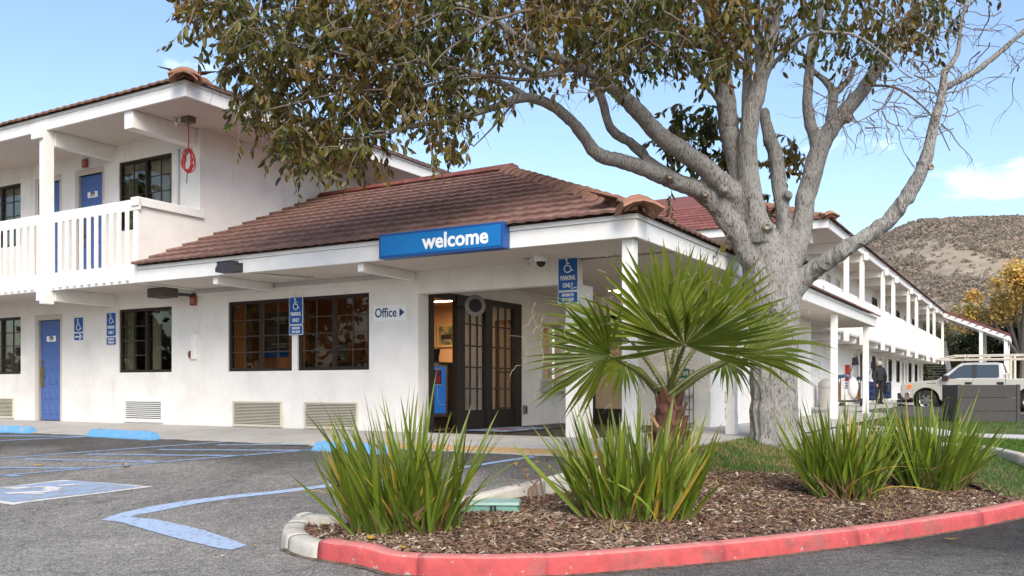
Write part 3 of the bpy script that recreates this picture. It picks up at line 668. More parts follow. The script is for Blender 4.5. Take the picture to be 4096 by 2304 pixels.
hip_sheet(GW, -14, -RS + .05, RE - .05, 9.8, 6.0, TILE)
eave_tiles(GW, (-14, RE - .09), (-RS + .09, RE - .09), (0, 1), 6.0, TILET, rows=2); eave_tiles(GW, (-RS + .09, RE - .09), (-RS + .09, 9.8), (-1, 0), 6.0, TILE, rows=2)
ridge_caps(GW, (-RS + .16, RE - .16, 5.99), (-RS - 2.2, RE + 2.2, 6.0 + 2.3 * PITCH), 9, TILET, w=.19)
hip_end(GW, (-RS + .02, RE - .02, 6.0), 1.0)
M().tube([(-5.3, -.03, 5.47), (-5.3, -.03, 4.3)], .022, 8).build('conduit', GALV, GW); M().tube([(-4.76 + .03, 4.6, 5.7), (-4.76 + .03, 4.6, 4.7)], .035, 8).build('downpipe', GALV, GW)

# ------------------------------------------------------------------ office
OF = thing('office_building', 'single storey white motel office with brown tiled roof and blue welcome board', 'building', W(0, 0, 0), ROT)
oops = [(2.56, 4.06, 1.475, 2.67), (.94, 2.44, 1.475, 2.67)]
wall(M(), 0, A_W - .001, Z1 - .05, 2.93, oops, fb(0.001), .16).build('front_wall', STUCCO, OF)
OP = [.36, 3.03]
wall(M(), 0.162, 4.65, Z1 - .05, 2.93, [(.26, 3.05, .45, 2.68), (3.86, 4.62, 1.33, 2.40)], fa(0.0), .14).build('side_wall', STUCCO, OF)
wall(M(), -2.97, -.0, Z1 - .05, 2.93, [(-1.50, -.62, .45, 2.56)], fb(4.65), .14).build('porch_back_wall', STUCCO, OF)
wall(M(), 4.66, 12.8, .42, 2.93, [], fa(-2.97), .14).build('right_wall', STUCCO, OF)
M().ab(-.0, -2.64, -.0, .17, 2.60, 2.93).build('porch_header', STUCCO, OF)
M().ab(-2.46, -2.64, 0.001, .50, .45, 2.599).build('porch_pillar', STUCCO, OF, bevel=.012)
M().ab(A_W - .06, -3.97, -1.22, -0.002, 2.93, 2.96).build('eave_soffit', SOFFIT, OF)
M().ab(-.0, -3.97, .172, 4.65, 2.931, 2.96).build('porch_ceiling', SOFFIT, OF); M().ab(-1.5, -3.97, 4.651, 16.2, 2.931, 2.96).build('walk_ceiling', SOFFIT, OF)
M().ab(A_W + .03, -4.02, -1.27, -1.225, 2.92, 3.13).build('fascia', TRIM, OF, bevel=.006); M().ab(-3.975, -4.02, -1.224, 16.24, 2.92, 3.13).build('fascia', TRIM, OF, bevel=.006)
M().ab(-2.9, -3.974, 16.19, 16.24, 2.92, 3.13).build('fascia', TRIM, OF)
M().ab(A_W - .01, -4.045, -1.295, -1.22, 3.131, 3.185).build('eave_board', TRIM, OF); M().ab(-3.97, -4.045, -1.219, 16.26, 3.131, 3.185).build('eave_board', TRIM, OF)
for a0, a1 in ((2.95, 3.05), (.05, .15)):
    M().ab(a0, a1, -1.20, -.003, 2.80, 2.929).build('eave_beam', TRIM, OF, bevel=.006)
M().ab(0.06, 4.7, -.06, -.003, 2.79, 2.85).build('wall_trim', STUCCO, OF)
for b0, z0 in ((-1.18, .44), (2.84, .42), (10.95, .40), (15.4, .38)):
    M().ab(-3.80, -3.94, b0, b0 + .15, z0, 2.93).build('post', TRIM, OF, bevel=.006)
    s = M().ab(-3.795, -3.945, b0 - .006, b0 + .156, z0 + .02, z0 + .36)
    s.build('post_plate', TRIM, OF)
    for zz in (z0 + .14, z0 + .26): M().lathe([(.016, 0), (.014, -.012)], 8, (3.87, b0 - .006, zz), 'y').build('bolt', TRIM, OF)
for a0 in (4.06, 2.44): window(OF, (-a0, 0, 1.475), 0, 1.5, 1.195, nh=3, fr=.055, curtain=None, gl=glass('office_glass%g' % a0, (.72, .70, .66), .03))
grille(OF, (-3.92, 0, .54), 0, 1.15, .43, 15, BEIGE); grille(OF, (-2.27, 0, .54), 0, 1.12, .43, 15, BEIGE)
# entrance doors (sliding storefront in the side wall)
fr = M()
for y0, y1, z0, z1 in ((.26, .37, .47, 2.68), (.99, 1.22, .47, 2.68), (1.86, 2.06, .47, 2.68), (2.80, 3.05, .47, 2.68), (.37, .99, 2.58, 2.68), (1.22, 1.86, 2.58, 2.68), (2.06, 2.80, 2.58, 2.68)):
    fr.box(-.06, .03 if y1 - y0 < .3 else .02, y0, y1, z0, z1)
ent = fr.build('entrance_frame', BRONZE, OF)
for y0, y1 in ((1.22, 1.86), (2.06, 2.80)):
    M().box(-.045, .015, y0, y1, .48, .83).build('kick_panel', BRONZE, ent); M().box(-.02, -.012, y0, y1, .83, 2.58).build('pane', glass('door_glass', (.78, .80, .76), .30), ent)
    for k in range(1, 5): z = .83 + 1.75 * k / 5; M().box(-.03, 0, y0, y1, z - .011, z + .011).build('muntin', MUNT, ent)
    for k in (1, 2): y = y0 + (y1 - y0) * k / 3; M().box(-.029, .001, y - .009, y + .009, .83, 2.58).build('muntin', MUNT, ent)
M().box(-.03, -.02, 1.05, 1.16, 1.95, 2.05).build('door_sticker', WHITEP, ent)
# service window in the side wall
sw = M()
for y0, y1, z0, z1 in ((3.86, 4.62, 1.33, 1.37), (3.86, 3.9, 1.37, 2.4), (4.2, 4.23, 1.37, 2.36), (3.9, 4.62, 2.36, 2.4)): sw.box(-.06, .02, y0, y1, z0, z1)
swo = sw.build('service_window', STEEL, OF); M().box(-.03, -.02, 3.9, 4.2, 1.37, 2.36).build('pane', GLASS, swo)
M().box(.0, .26, 3.80, 4.63, 1.12, 1.32).build('service_counter', STEEL, swo, bevel=.01)
# glazed door in the back wall of the porch
pd = M()
for x0, x1, z0, z1 in ((.62, .70, .47, 2.56), (1.42, 1.50, .47, 2.56), (.70, 1.42, .47, .80), (.70, 1.42, 1.50, 1.53), (.70, 1.42, 2.48, 2.56)): pd.box(x0, x1, 4.68, 4.74, z0, z1)
pdo = pd.build('porch_door', BRONZE, OF); M().box(.70, 1.42, 4.70, 4.71, .8, 2.48).build('pane', mat('tan_lit_glass', (.46, .33, .23), .35, var=.1, vs=2), pdo)
# roof: individual stone-coated tiles
EB, EA, EZ_ = -1.35, -4.10, 3.19
RB, RZ = 3.03, 3.19 + 4.38 * PITCH
deck = M(); deck.add([(-A_W, EB, EZ_), (-EA, EB, EZ_), (-EA - 4.38, RB, RZ), (-A_W, RB, RZ), (-EA, RB + 4.38, EZ_), (-A_W, RB + 4.38, EZ_), (-EA, 16.35, EZ_), (-EA - 1.15, 16.35, EZ_ + .5), (-EA - 1.15, RB + 3.23, EZ_ + .5)],
    [(0, 1, 2, 3), (1, 4, 2), (3, 2, 4, 5), (4, 6, 7, 8)]); deck.build('roof_deck', TILE, OF, fix=False)
ROWS, TL = 13, 4.77 / 13
tw = .402
tmesh = tile_mesh(tw * .996, TL, lip=.034).mesh('roof_tile'); tmesh.materials.append(TILE)
for r in range(ROWS):
    bb = EB + .0 + r * TL * math.cos(PA_); zz = EZ_ + r * TL * math.sin(PA_); x = -A_W + .002; xe = -EA - (bb - EB)
    while x < xe - .02:
        o = obj('roof_tile', tmesh, OF, (x, bb - .03, zz + .008 + rnd.uniform(-.003, .003)), (PA_ - .01, 0, rnd.uniform(-.004, .004)))
        if x + tw > xe - TL * math.cos(PA_) - .02:
            bm = bmesh.new(); bm.from_mesh(tmesh)
            # clip along the hip: local x + y*cos <= xe - x
            bmesh.ops.bisect_plane(bm, geom=bm.verts[:] + bm.edges[:] + bm.faces[:], plane_co=(xe - x + .03, 0, 0), plane_no=(1, math.cos(PA_), 0), clear_outer=True)
            me2 = bpy.data.meshes.new('roof_tile'); bm.to_mesh(me2); bm.free()
            me2.materials.append(TILE); o.data = me2
            if not len(me2.polygons): bpy.data.objects.remove(o)
        x += tw
eave_tiles(OF, (-EA + .02, EB), (-EA + .02, 16.35), (-1, 0), EZ_, TILE, rows=2)
ridge_caps(OF, (-EA - .02, EB + .02, EZ_ + .03), (-EA - 4.38, RB, RZ + .03), 17, TILET, w=.17)
hip_end(OF, (-EA - .04, EB + .04, EZ_ + .0), 1.05)
M().hexa([(-A_W, RB - .05, RZ - .01), (-.12, RB - .05, RZ - .01), (-.12, RB + .25, RZ - .01), (-A_W, RB + .25, RZ - .01), (-A_W, RB + .0, RZ + .11), (-.16, RB + .0, RZ + .14), (-.16, RB + .22, RZ + .14), (-A_W, RB + .22, RZ + .11)]).build('ridge_flashing', FLASH, OF)
M().box(-A_W, -.2, RB - .075, RB - .04, RZ + .04, RZ + .052).build('flashing_seam', FLASH, OF)
# interior: lobby shell
WARM = mat('lobby_wall_orange', (.46, .27, .15), .9, var=.06); LOBF = mat('lobby_floor', (.16, .11, .08), .6)
room_box(OF, -4.6, -.15, .17, 4.4, .52, 2.9, WARM, 'lobby_lining', True)
M().box(-4.5, -.2, .3, 4.3, .525, .535).build('lobby_floor', LOBF, OF)
M().ab(2.95, 4.58, 2.6, 2.7, .53, 2.9).build('lobby_inner_wall', WARM, OF)
M().ab(3.75, 3.9, .25, .9, .53, 2.9).build('lobby_partition', mat('partition_brown', (.16, .085, .05), .8), OF)

# ------------------------------------------------------------------ far wing
FW = thing('far_guest_wing', 'long two storey white guest wing with gallery posts behind the big tree', 'building', W(-1.38, 17.2, 0), ROT); FW.location = W(0, 0, 0)
FA, FP = -1.38, -2.65; F0, F1 = 15.66, 54.5
lops, uopf = [], []
bays = [(28.4, 29.5, 'd'), (29.95, 30.6, 'w'), (33.2, 34.3, 'w'), (35.3, 36.2, 'd'), (36.9, 37.7, 'd'), (38.4, 39.9, 'w'), (41.4, 43.0, 'w'), (43.7, 44.5, 'd'), (45.2, 46.0, 'd'), (46.7, 48.4, 'w'), (49.8, 51.5, 'w'), (52.2, 53.0, 'd')]
for b0, b1, k in bays: lops.append((b0, b1, .5 if k == 'd' else 1.48, 2.62 if k == 'd' else 2.67))
ub = [(19.0, 20.0, 'w'), (22.8, 23.6, 'd'), (24.6, 25.4, 'd'), (33.1, 34.9, 'w'), (37.0, 37.8, 'd'), (38.6, 39.4, 'd'), (41.3, 43.0, 'w'), (44.5, 45.3, 'd'), (46.1, 46.9, 'd'), (48.4, 50.0, 'w'), (51.5, 52.3, 'd')]
for b0, b1, k in ub: uopf.append((b0, b1, 3.22 if k == 'd' else 4.1, 5.3 if k == 'd' else 5.42))
wall(M(), 17.2, F1, .45, 3.0, lops, fa(FA), .18).build('lower_wall', STUCCO, FW); wall(M(), 17.2, F1, 3.0, 5.77, uopf, fa(FA), .18).build('upper_wall', STUCCO, FW)
wall(M(), FA + .001, 8, .45, 5.77, [], fb(17.2), .18).build('end_wall', STUCCO, FW)
for lst, z in ((bays, (.53, 1.48, 1.19)), (ub, (3.24, 4.1, 1.32))):
    for b0, b1, k in lst:
        if k == 'w': window(FW, (-FA, b0, z[1]), R(90), b1 - b0, z[2], nv=0, nh=0, gl=GLASSD, fr=.07)
        else:
            M().box(-FA - .1, -FA - .06, b0 + .05, b1 - .05, z[0], z[0] + 2.05).build('door', mat('pale_far_door', (.60, .58, .54), .6) if b0 != 43.7 else BLUEDOOR, FW)
            f = M()
            for y0, y1, z0, z1 in ((b0, b0 + .06, z[0], z[0] + 2.1), (b1 - .06, b1, z[0], z[0] + 2.1), (b0 + .06, b1 - .06, z[0] + 2.04, z[0] + 2.1)): f.box(-FA - .12, -FA + .015, y0, y1, z0, z1)
            f.build('door_frame', JAMB, FW)
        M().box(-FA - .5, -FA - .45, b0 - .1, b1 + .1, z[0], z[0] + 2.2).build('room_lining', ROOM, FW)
M().ab(FP + .06, FA, F0 + .3, F1, 2.96, 3.2).build('gallery_deck', SOFFIT, FW); M().ab(FP, FP + .05, F0 + .2, F1, 2.92, 3.23).build('deck_fascia', TRIM, FW)
M().ab(FP - .0, FP + .06, F0 + .2, F1, 4.14, 4.3).build('top_rail', TRIM, FW); M().ab(FP, FA, F0 + .15, F0 + .24, 2.93, 4.3).build('gallery_end_wall', TRIM, FW)
gb = M(); y = F0 + .4
while y < F1: gb.box(-FP, -FP + .05, y, y + .055, 2.97, 4.2); y += .13
g = gb.build('baluster', TRIM, FW, fix=False); g['kind'] = 'stuff'
for b0 in (18.7, 21.6, 26.4, 29.3, 34.4, 37.6, 43.0, 46.4, 51.8):
    M().ab(FP - .06, FP - .20, b0, b0 + .16, 2.66, 5.8).build('post', TRIM, FW); M().ab(FP - .21, FP - .32, b0 - .05, b0 + .21, 5.55, 5.82).build('post_block', TRIM, FW)
    M().ab(FP - .05, FA, b0 + .02, b0 + .14, 5.5, 5.768).build('roof_beam', TRIM, FW); M().ab(FP + .06, FA, b0 + .02, b0 + .14, 2.72, 2.958).build('deck_beam', TRIM, FW)
M().ab(8, FP - .12, F0 + .05, F1 + .3, 5.77, 5.80).build('roof_soffit', SOFFIT, FW)
M().ab(FP - .18, FP - .13, F0, F1 + .3, 5.755, 5.955).build('fascia', TRIM, FW); M().ab(8, FP - .129, F0, F0 + .045, 5.755, 5.955).build('fascia', TRIM, FW)
M().ab(FP - .20, FP - .14, F0 - .02, F1 + .3, 5.956, 6.0).build('eave_board', TRIM, FW); M().ab(8, FP - .139, F0 - .02, F0 + .04, 5.956, 6.0).build('eave_board', TRIM, FW)
M().ab(-.6, -2.3, F0 + .35, F0 + .6, 5.42, 5.768).build('roof_beam', TRIM, FW)
xr = -FP + .25
rd = M(); HW = 5.2
rd.add([(xr - 2 * HW - 3, F0 - .05, 6.0), (xr, F0 - .05, 6.0), (xr, F1 + .4, 6.0), (xr - HW, F0 + HW, 6 + HW * PITCH), (xr - HW, F1 + .4, 6 + HW * PITCH), (xr - HW - 3, F0 + HW, 6 + HW * PITCH), (xr - HW - 3, F1 + .4, 6 + HW * PITCH)], [(0, 1, 3, 5), (1, 2, 4, 3), (5, 3, 4, 6)]); rd.build('roof_deck', TILER, FW, fix=False)
for r in range(9):
    yb = F0 - .09 + r * .36; xx = xr - (r * .36) + .03
    eave_tiles(FW, (-6.5 + 0, yb), (xx, yb), (0, 1), 6.0 + r * .36 * PITCH, TILER, w=.42, L=.40)
eave_tiles(FW, (xr + .04, F0), (xr + .04, F1 + .4), (-1, 0), 6.0, TILE, w=.6, L=.4)
ridge_caps(FW, (xr, F0 - .05, 6.02), (xr - 3.4, F0 + 3.35, 6.02 + 3.4 * PITCH), 10, TILET, w=.17)
hip_end(FW, (xr - .02, F0 - .03, 6.03), 1.0)
fwalk = struct(sheet('far_walkway', [W(-1.36, 17, .535), W(-2.95, 17, .50), W(-2.95, 56, .50), W(-1.36, 56, .535)], CONC, .3))
# stair canopy at the far end
SC = thing('stair_canopy', 'white stair canopy with sloping red tiled roof at far end of the guest wing', 'canopy', W(0, 0, 0), ROT)
S0, S1 = 51.5, 56.5
def ca(a, b, z): return (-a, b, z)
for z0, z1, nm, m, y0 in ((-.30, -.02, 'fascia', TRIM, S0), (0.0, .14, 'roof_edge', TILER, S0 - .03)):
    M().hexa([ca(-2.85, y0, 5.95 + z0), ca(-6.5, y0, 4.36 + z0), ca(-6.5, S1, 4.36 + z0), ca(-2.85, S1, 5.95 + z0), ca(-2.85, y0, 5.95 + z1), ca(-6.5, y0, 4.36 + z1), ca(-6.5, S1, 4.36 + z1), ca(-2.85, S1, 5.95 + z1)]).build(nm, m, SC)
tm = tile_mesh(.40, .40).mesh('roof_tile'); tm.materials.append(TILER)
for i in range(10): obj('roof_tile', tm, SC, ca(-6.56 + i * .385, S0 - .08, 4.36 + .13 + i * .385 * .4356), (0, math.atan(.4356) * 1.0, R(180))).scale = (1, -1, 1)
for a0 in (-4.85, -6.2):
    for b0 in (S0 + .1, S1 - .3): M().ab(a0, a0 - .2, b0, b0 + .2, .2, 4.9 if a0 > -5 else 4.3).build('post', TRIM, SC); M().ab(a0 + .03, a0 - .23, b0 - .03, b0 + .23, 4.05 if a0 < -5 else 4.65, 4.2 if a0 < -5 else 4.8).build('post_cap', TRIM, SC)
st = thing('stair_flight', 'white slatted outdoor stair dropping from the far end of the gallery', 'stairs', W(0, 0, 0), ROT)
M().hexa([ca(-2.70, 54.6, 2.75), ca(-2.78, 54.6, 2.75), ca(-2.78, 60, .35), ca(-2.70, 60, .35), ca(-2.70, 54.6, 3.2), ca(-2.78, 54.6, 3.2), ca(-2.78, 60, .75), ca(-2.70, 60, .75)]).build('stringer', TRIM, st)
M().hexa([ca(-2.70, 54.6, 4.0), ca(-2.78, 54.6, 4.0), ca(-2.78, 60, 1.6), ca(-2.70, 60, 1.6), ca(-2.70, 54.6, 4.25), ca(-2.78, 54.6, 4.25), ca(-2.78, 60, 1.85), ca(-2.70, 60, 1.85)]).build('handrail', TRIM, st)
for i in range(13): b0 = 54.8 + i * .4; z = 2.85 - i * .4 * .444; M().ab(-2.70, -2.78, b0, b0 + .2, z, z + 1.2).build('guard_slat', TRIM, st)
for i in range(14): b0 = 54.7 + i * .37; M().ab(-1.5, -2.69, b0, b0 + .36, 2.95 - i * .17, 3.0 - i * .17).build('tread', CONC, st)

# ------------------------------------------------------------------ signs
def isa(m, cx, cz, s, y0, y1, flip=1):
    """wheelchair emblem, s = height"""
    f = lambda x, z: (cx + x * s * flip, cz + z * s)
    m.prism([f(-.10 + .085 * math.cos(t), .42 + .085 * math.sin(t)) for t in [i * math.pi / 5 for i in range(10)]][::flip], y0, y1)
    m.stroke([f(-.10, .36), f(-.075, -.02), f(.16, -.02), f(.30, -.36), f(.42, -.31)], s * .075, y0, y1)
    m.stroke([f(-.09, .17), f(.14, .17)], s * .07, y0, y1)
    m.stroke([f(-.02 + .27 * math.cos(t), -.20 + .27 * math.sin(t)) for t in [R(118 + i * 15.5) for i in range(16)]], s * .07, y0, y1)
def plate(par, w, h, cz, r=.03, name='sign_plate', col=None, y=0):
    o = M().prism([(x, z + cz) for x, z in rrect(w, h, r)], y - .006, y).build(name, WHITEP, par)
    M().prism([(x, z + cz) for x, z in rrect(w - .02, h - .02, r * .75)], y - .009, y - .0062).build('blue_field', col or SBLUE, o); return o
def parking_sign(loc, rotz, label, w=.305, sz=1):
    t = thing('accessible_parking_sign', label, 'sign', loc, rotz, 'accessible parking signs')
    plate(t, w, .457 * sz, .0); plate(t, w, .16 * sz, -.315 * sz, .02)
    m = M(); isa(m, .0, .11 * sz, .19 * sz, -.012, -.009); m.build('wheelchair_symbol', WHITEP, t)
    text('lettering', 'PARKING', .085 * sz, WHITEP, t, (0, -.0105, -.055 * sz), ext=.0015, sx=.62 * w / .305, bold=.002); text('lettering', 'ONLY', .085 * sz, WHITEP, t, (0, -.0105, -.155 * sz), ext=.0015, sx=.68, bold=.002)
    text('lettering', 'MINIMUM', .055 * sz, WHITEP, t, (0, -.0105, -.285 * sz), ext=.0015, sx=.75, bold=.0015); text('lettering', 'FINE $250', .055 * sz, WHITEP, t, (0, -.0105, -.345 * sz), ext=.0015, sx=.75, bold=.0015)
    return t
parking_sign(W(7.22, -.004, 2.40), ROT, 'blue accessible parking sign on the wall left of the dark guest window', w=.29)
parking_sign(W(2.445, -.02, 2.45), ROT, 'blue accessible parking sign on the strip between the two office windows')
parking_sign(W(-2.53, -.05, 2.725), ROT, 'blue accessible parking sign on the porch pillar beside the palm leaves')
t = thing('arrow_sign', 'blue wheelchair sign with white right arrow beside the lower blue door', 'sign', W(8.23, -.004, 2.43), ROT)
plate(t, .30, .30, 0, .015); plate(t, .30, .15, -.235, .015); m = M(); isa(m, 0, 0, .23, -.012, -.009); m.build('wheelchair_symbol', WHITEP, t)
m = M(); m.stroke([(-.11, -.235), (.05, -.235)], .03, -.012, -.009); m.stroke([(.03, -.185), (.10, -.235), (.03, -.285)], .032, -.012, -.009); m.build('arrow', WHITEP, t)
t = thing('office_sign', 'white sign reading Office with dark blue arrow on the stucco wall', 'sign', W(.53, -.004, 2.335), ROT)
M().prism(rrect(.62, .235, .012), -.008, 0).build('sign_plate', WHITEP, t); NAVY = mat('sign_navy', (.015, .06, .16), .4)
text('lettering', 'Office', .20, NAVY, t, (-.075, -.0095, .0), ext=.0015, sx=.86, bold=.003); M().prism([(.19, -.065), (.285, .0), (.19, .065)], -.0105, -.008).build('arrow', NAVY, t)
t = thing('welcome_sign', 'blue box sign reading welcome mounted on the office eave', 'sign', W(-.42, -1.28, 2.905), ROT)
WB = mat('welcome_blue', (.008, .16, .44), .35, var=.10, vs=3); WBF = mat('welcome_frame_blue', (.012, .075, .27), .4)
M().box(0, 1.93, -.16, -.0, .0, .325).build('sign_cabinet', WBF, t, bevel=.006); M().box(.035, 1.895, -.166, -.159, .035, .29).build('sign_face', WB, t)
text('lettering', 'welcome', .265, WHITEP, t, (1.22, -.1675, .16), ext=.0015, sx=1.03, bold=.007)
# ------------------------------------------------------------------ fixtures on the walls and eaves
t = thing('flood_light', 'dark finned flood light on the office eave above the windows', 'lamp', W(2.5, -1.275, 2.93), ROT)
M().prism([(-.19, 0), (.19, 0), (.19, .10), (-.02, .15), (-.13, .13), (-.19, .06)], -.20, -.02).build('housing', DKGREY, t, bevel=.008)
for i in range(8): M().box(-.16 + i * .04, -.148 + i * .04, -.19, -.03, .10, .165).build('fin', DKGREY, t)
M().box(-.05, .19, -.02, .0, .0, .14).build('mount', DKGREY, t); M().tube([(.2, .02, -.0), (.5, .5, -.02), (.72, .95, -.02)], .014, 6).build('wire_conduit', GALV, t)
t = thing('wall_lamp', 'brown shoebox lamp under the balcony beside the red alarm', 'lamp', W(5.05, -.02, 2.83), ROT)
M().box(-.30, .14, -.62, -.32, -.07, .09).build('housing', mat('brown_lamp', (.085, .072, .06), .5), t, bevel=.01); M().tube([(.05, -.32, 0), (.12, -.12, 0), (.14, 0, -.02)], .028, 8).build('arm', DKGREY, t); M().lathe([(.07, 0), (.06, -.03)], 12, (.14, 0, -.02), 'y').build('wall_plate', DKGREY, t)
def horn(loc, rot, lab): o = thing('fire_alarm_horn', lab, 'alarm', loc, rot, 'fire alarm horns'); M().box(-.07, .07, -.06, 0, -.08, .08).build('housing', BRICKR, o, bevel=.012); M().box(-.045, .045, -.066, -.06, -.05, .05).build('lens', mat('alarm_lens', (.4, .18, .12), .3), o)
horn(W(4.9, 0, 2.73), ROT, 'small red fire alarm horn on the wall right of the brown lamp'); horn(W(8.0, 0, 5.56), ROT, 'small red fire alarm horn under the upper roof behind the post')
t = thing('alarm_pull_station', 'white conduit cover with red pull alarm on the wall between the windows', 'alarm', W(4.92, 0, 1.70), ROT)
M().box(-.03, .09, -.045, 0, .0, .45).build('cover', TRIM, t, bevel=.006); M().box(-.075, -.03, -.06, 0, .02, .15).build('pull_box', BRICKR, t, bevel=.006); M().box(-.07, -.04, -.068, -.06, .05, .12).build('handle', BLACK, t)
t = thing('hanging_cord', 'coiled red cord hanging from a grey box under the upper roof corner', 'cord', W(4.40, -.55, 5.77), ROT)
M().box(-.09, .09, -.08, .08, -.10, 0).build('junction_box', mat('box_brown', (.13, .105, .09), .6), t); RC = mat('red_cord', (.40, .03, .035), .45)
M().tube([(0, 0, -.1), (.01, 0, -.35), (0, 0, -.58)], .009, 6).build('cord_drop', RC, t)
for i in range(9):
    cx, cz, ra, rb_ = rnd.uniform(-.03, .04), -.74 + rnd.uniform(-.02, .03), rnd.uniform(.10, .16), rnd.uniform(.15, .20); ph = rnd.uniform(0, 6)
    M().tube([(cx + ra * math.cos(q), .03 * math.sin(q * 2 + ph) + rnd.uniform(-.012, .012), cz + rb_ * math.sin(q)) for q in [k * math.pi / 9 for k in range(19)]], .008, 5).build('loop', RC, t)
M().tube([(0, 0, -.9), (-.03, 0, -1.0), (-.02, -.02, -1.12)], .007, 5).build('cord_end', BLACK, t)
def sprinkler(a, b, z, lab): o = thing('sprinkler_head', lab, 'sprinkler', W(a, b, z), ROT, 'ceiling sprinkler heads'); M().lathe([(.045, 0), (.045, -.015), (.02, -.03), (.018, -.08), (.05, -.085), (.012, -.11), (.008, -.16)], 12).build('body', STEEL, o); M().lathe([(.055, 0), (.05, -.006)], 12).build('escutcheon', STEEL, o)
sprinkler(-2.12, -.45, 2.93, 'small chrome sprinkler head under the porch eave left of the dome camera'); sprinkler(8.05, -.7, 5.77, 'sprinkler head under the upper roof left of the balcony post'); sprinkler(4.62, -.62, 5.77, 'sprinkler head beside the hanging red cord'); sprinkler(-3.4, 8.6, 2.93, 'sprinkler head under the walkway ceiling right of the trunk')
t = thing('dome_camera', 'white dome security camera under the porch eave', 'camera', W(-2.36, -.5, 2.93), ROT)
M().lathe([(.085, 0), (.09, -.05), (.08, -.085)], 18).build('base', WHITEP, t, smooth=False); M().lathe([(.062, -.085), (.06, -.11), (.045, -.135), (.02, -.15), (.001, -.153)], 16).build('dome', BLACK, t, smooth=True)
t = thing('ceiling_light', 'lit square light in the porch ceiling', 'lamp', W(-1.75, 3.6, 2.929), ROT)
M().box(-.22, .22, -.22, .22, -.05, 0).build('frame', WHITEP, t); M().box(-.19, .19, -.19, .19, -.056, -.049).build('diffuser', mat('lamp_glow', (1, .86, .62), .5, emit=6), t)
t = thing('porch_disc', 'round grey warning disc on a black arm above the entrance doors', 'sign', W(-.0, .95, 2.46), ROT)
M().tube([(0, 0, 0), (.42, 0, .0)], .018, 6).build('arm', BLACK, t); d = M(); d.lathe([(.10, -.004), (.19, -.006), (.20, 0), (.19, .006), (.10, .004)], 26, (0, 0, 0), 'y'); d.build('disc', mat('disc_grey', (.27, .245, .23), .6, var=.2, vs=9), t, (.40, -.0, .02), (0, 0, R(48))).scale = (.85, 1, .85); M().lathe([(.10, -.012), (.11, 0), (.10, .012)], 20, (0, 0, 0), 'y').build('hub', BLACK, t, (.40, 0, .02), (0, 0, R(48)))
t = thing('socket_box', 'grey outdoor socket box low on the wall right of the entrance', 'socket', W(0, 3.18, .80), ROT); M().box(0, .05, -.05, .05, -.08, .08).build('cover', mat('grey_box', (.25, .25, .26), .5), t, bevel=.008); M().box(.05, .056, -.03, .03, -.05, .05).build('flap', DKGREY, t)
# door mat
t = thing('door_mat', 'dark door mat with blue and red print before the entrance doors', 'mat', W(-.05, 1.9, .513), ROT)
M().box(.02, 1.0, -1.05, .9, 0, .012).build('rubber_edge', BLACK, t); M().box(.10, .92, -.95, .55, .0121, .015).build('print', mat('mat_blue', (.16, .26, .5), .9, col2=(.5, .5, .55), vs=7), t); M().box(.35, .65, -.4, -.1, .0151, .017).build('red_print', mat('mat_red', (.5, .05, .06), .9), t)
# ------------------------------------------------------------------ lobby furniture
t = thing('reception_desk', 'dark reception desk just inside the open office door', 'desk', W(1.2, 1.55, .536), ROT)
M().box(-.75, .75, -.35, .45, 0, 1.04).build('body', mat('desk_dark', (.03, .02, .016), .5), t); M().box(-.8, .8, -.4, .5, 1.04, 1.08).build('worktop', mat('desk_top', (.05, .04, .035), .3), t)
t = thing('logo_display', 'blue lit display panel with red number six logo on the reception desk', 'display', W(.43, 1.09, 1.02), ROT)
M().box(-.02, .0, -.26, .30, -.30, .58).build('frame', STEEL, t); M().box(.001, .006, -.2, .24, -.24, .52).build('panel', mat('panel_blue', (.02, .13, .45), .4, emit=.25), t)
M().box(.0061, .008, -.13, .13, .22, .48).build('logo_border', WHITEP, t); M().box(.0081, .01, -.118, .118, .232, .468).build('logo_field', SBLUE, t); text('logo_numeral', '6', .30, mat('logo_red', (.75, .03, .03), .4), t, (.0115, 0, .345), rot=(R(90), 0, R(90)), bold=.006)
M().tube([(.008, 0, .22), (.008, 0, -.02), (.008, .1, -.1), (.008, .2, -.1)], .004, 4).build('print_line', WHITEP, t)
t = thing('wall_picture', 'framed picture of a car on the orange lobby wall seen through the door', 'picture', W(2.5, 4.38, 2.27), ROT)
M().box(-.24, .24, -.03, 0, -.24, .24).build('frame', mat('frame_wood', (.42, .28, .13), .5), t); M().box(-.19, .19, -.034, -.03, -.19, .19).build('print', mat('print_green', (.06, .07, .04), .6, col2=(.3, .24, .12), vs=6), t); M().box(-.14, .13, -.036, -.034, -.08, .02).build('car_shape', BLACK, t)
t = thing('wall_picture', 'second framed picture at the left edge of the open office door', 'picture', W(3.03, 4.38, 2.27), ROT, None)
M().box(-.24, .24, -.03, 0, -.24, .24).build('frame', mat('frame_wood', 0), t); M().box(-.19, .19, -.034, -.03, -.19, .19).build('print', mat('print_brown', (.14, .06, .04), .6, col2=(.3, .16, .08), vs=9), t)
t = thing('desk_monitor', 'small black card terminal on the reception desk', 'monitor', W(.75, 1.35, 1.616), ROT); M().box(-.14, .14, 0, .02, .05, .24).build('screen', BLACK, t, (0, 0, 0), (R(-18), 0, 0)); M().box(-.08, .08, .0, .14, 0, .06).build('foot', BLACK, t)
t = thing('lobby_counter', 'low wooden counter inside the right office window', 'counter', W(2.0, .9, .536), ROT); M().box(-.62, .55, -.2, .3, 0, 1.08).build('body', mat('counter_wood', (.10, .055, .03), .6), t); M().box(-.66, .6, -.24, .33, 1.08, 1.12).build('worktop', mat('counter_top', (.20, .12, .07), .4), t)
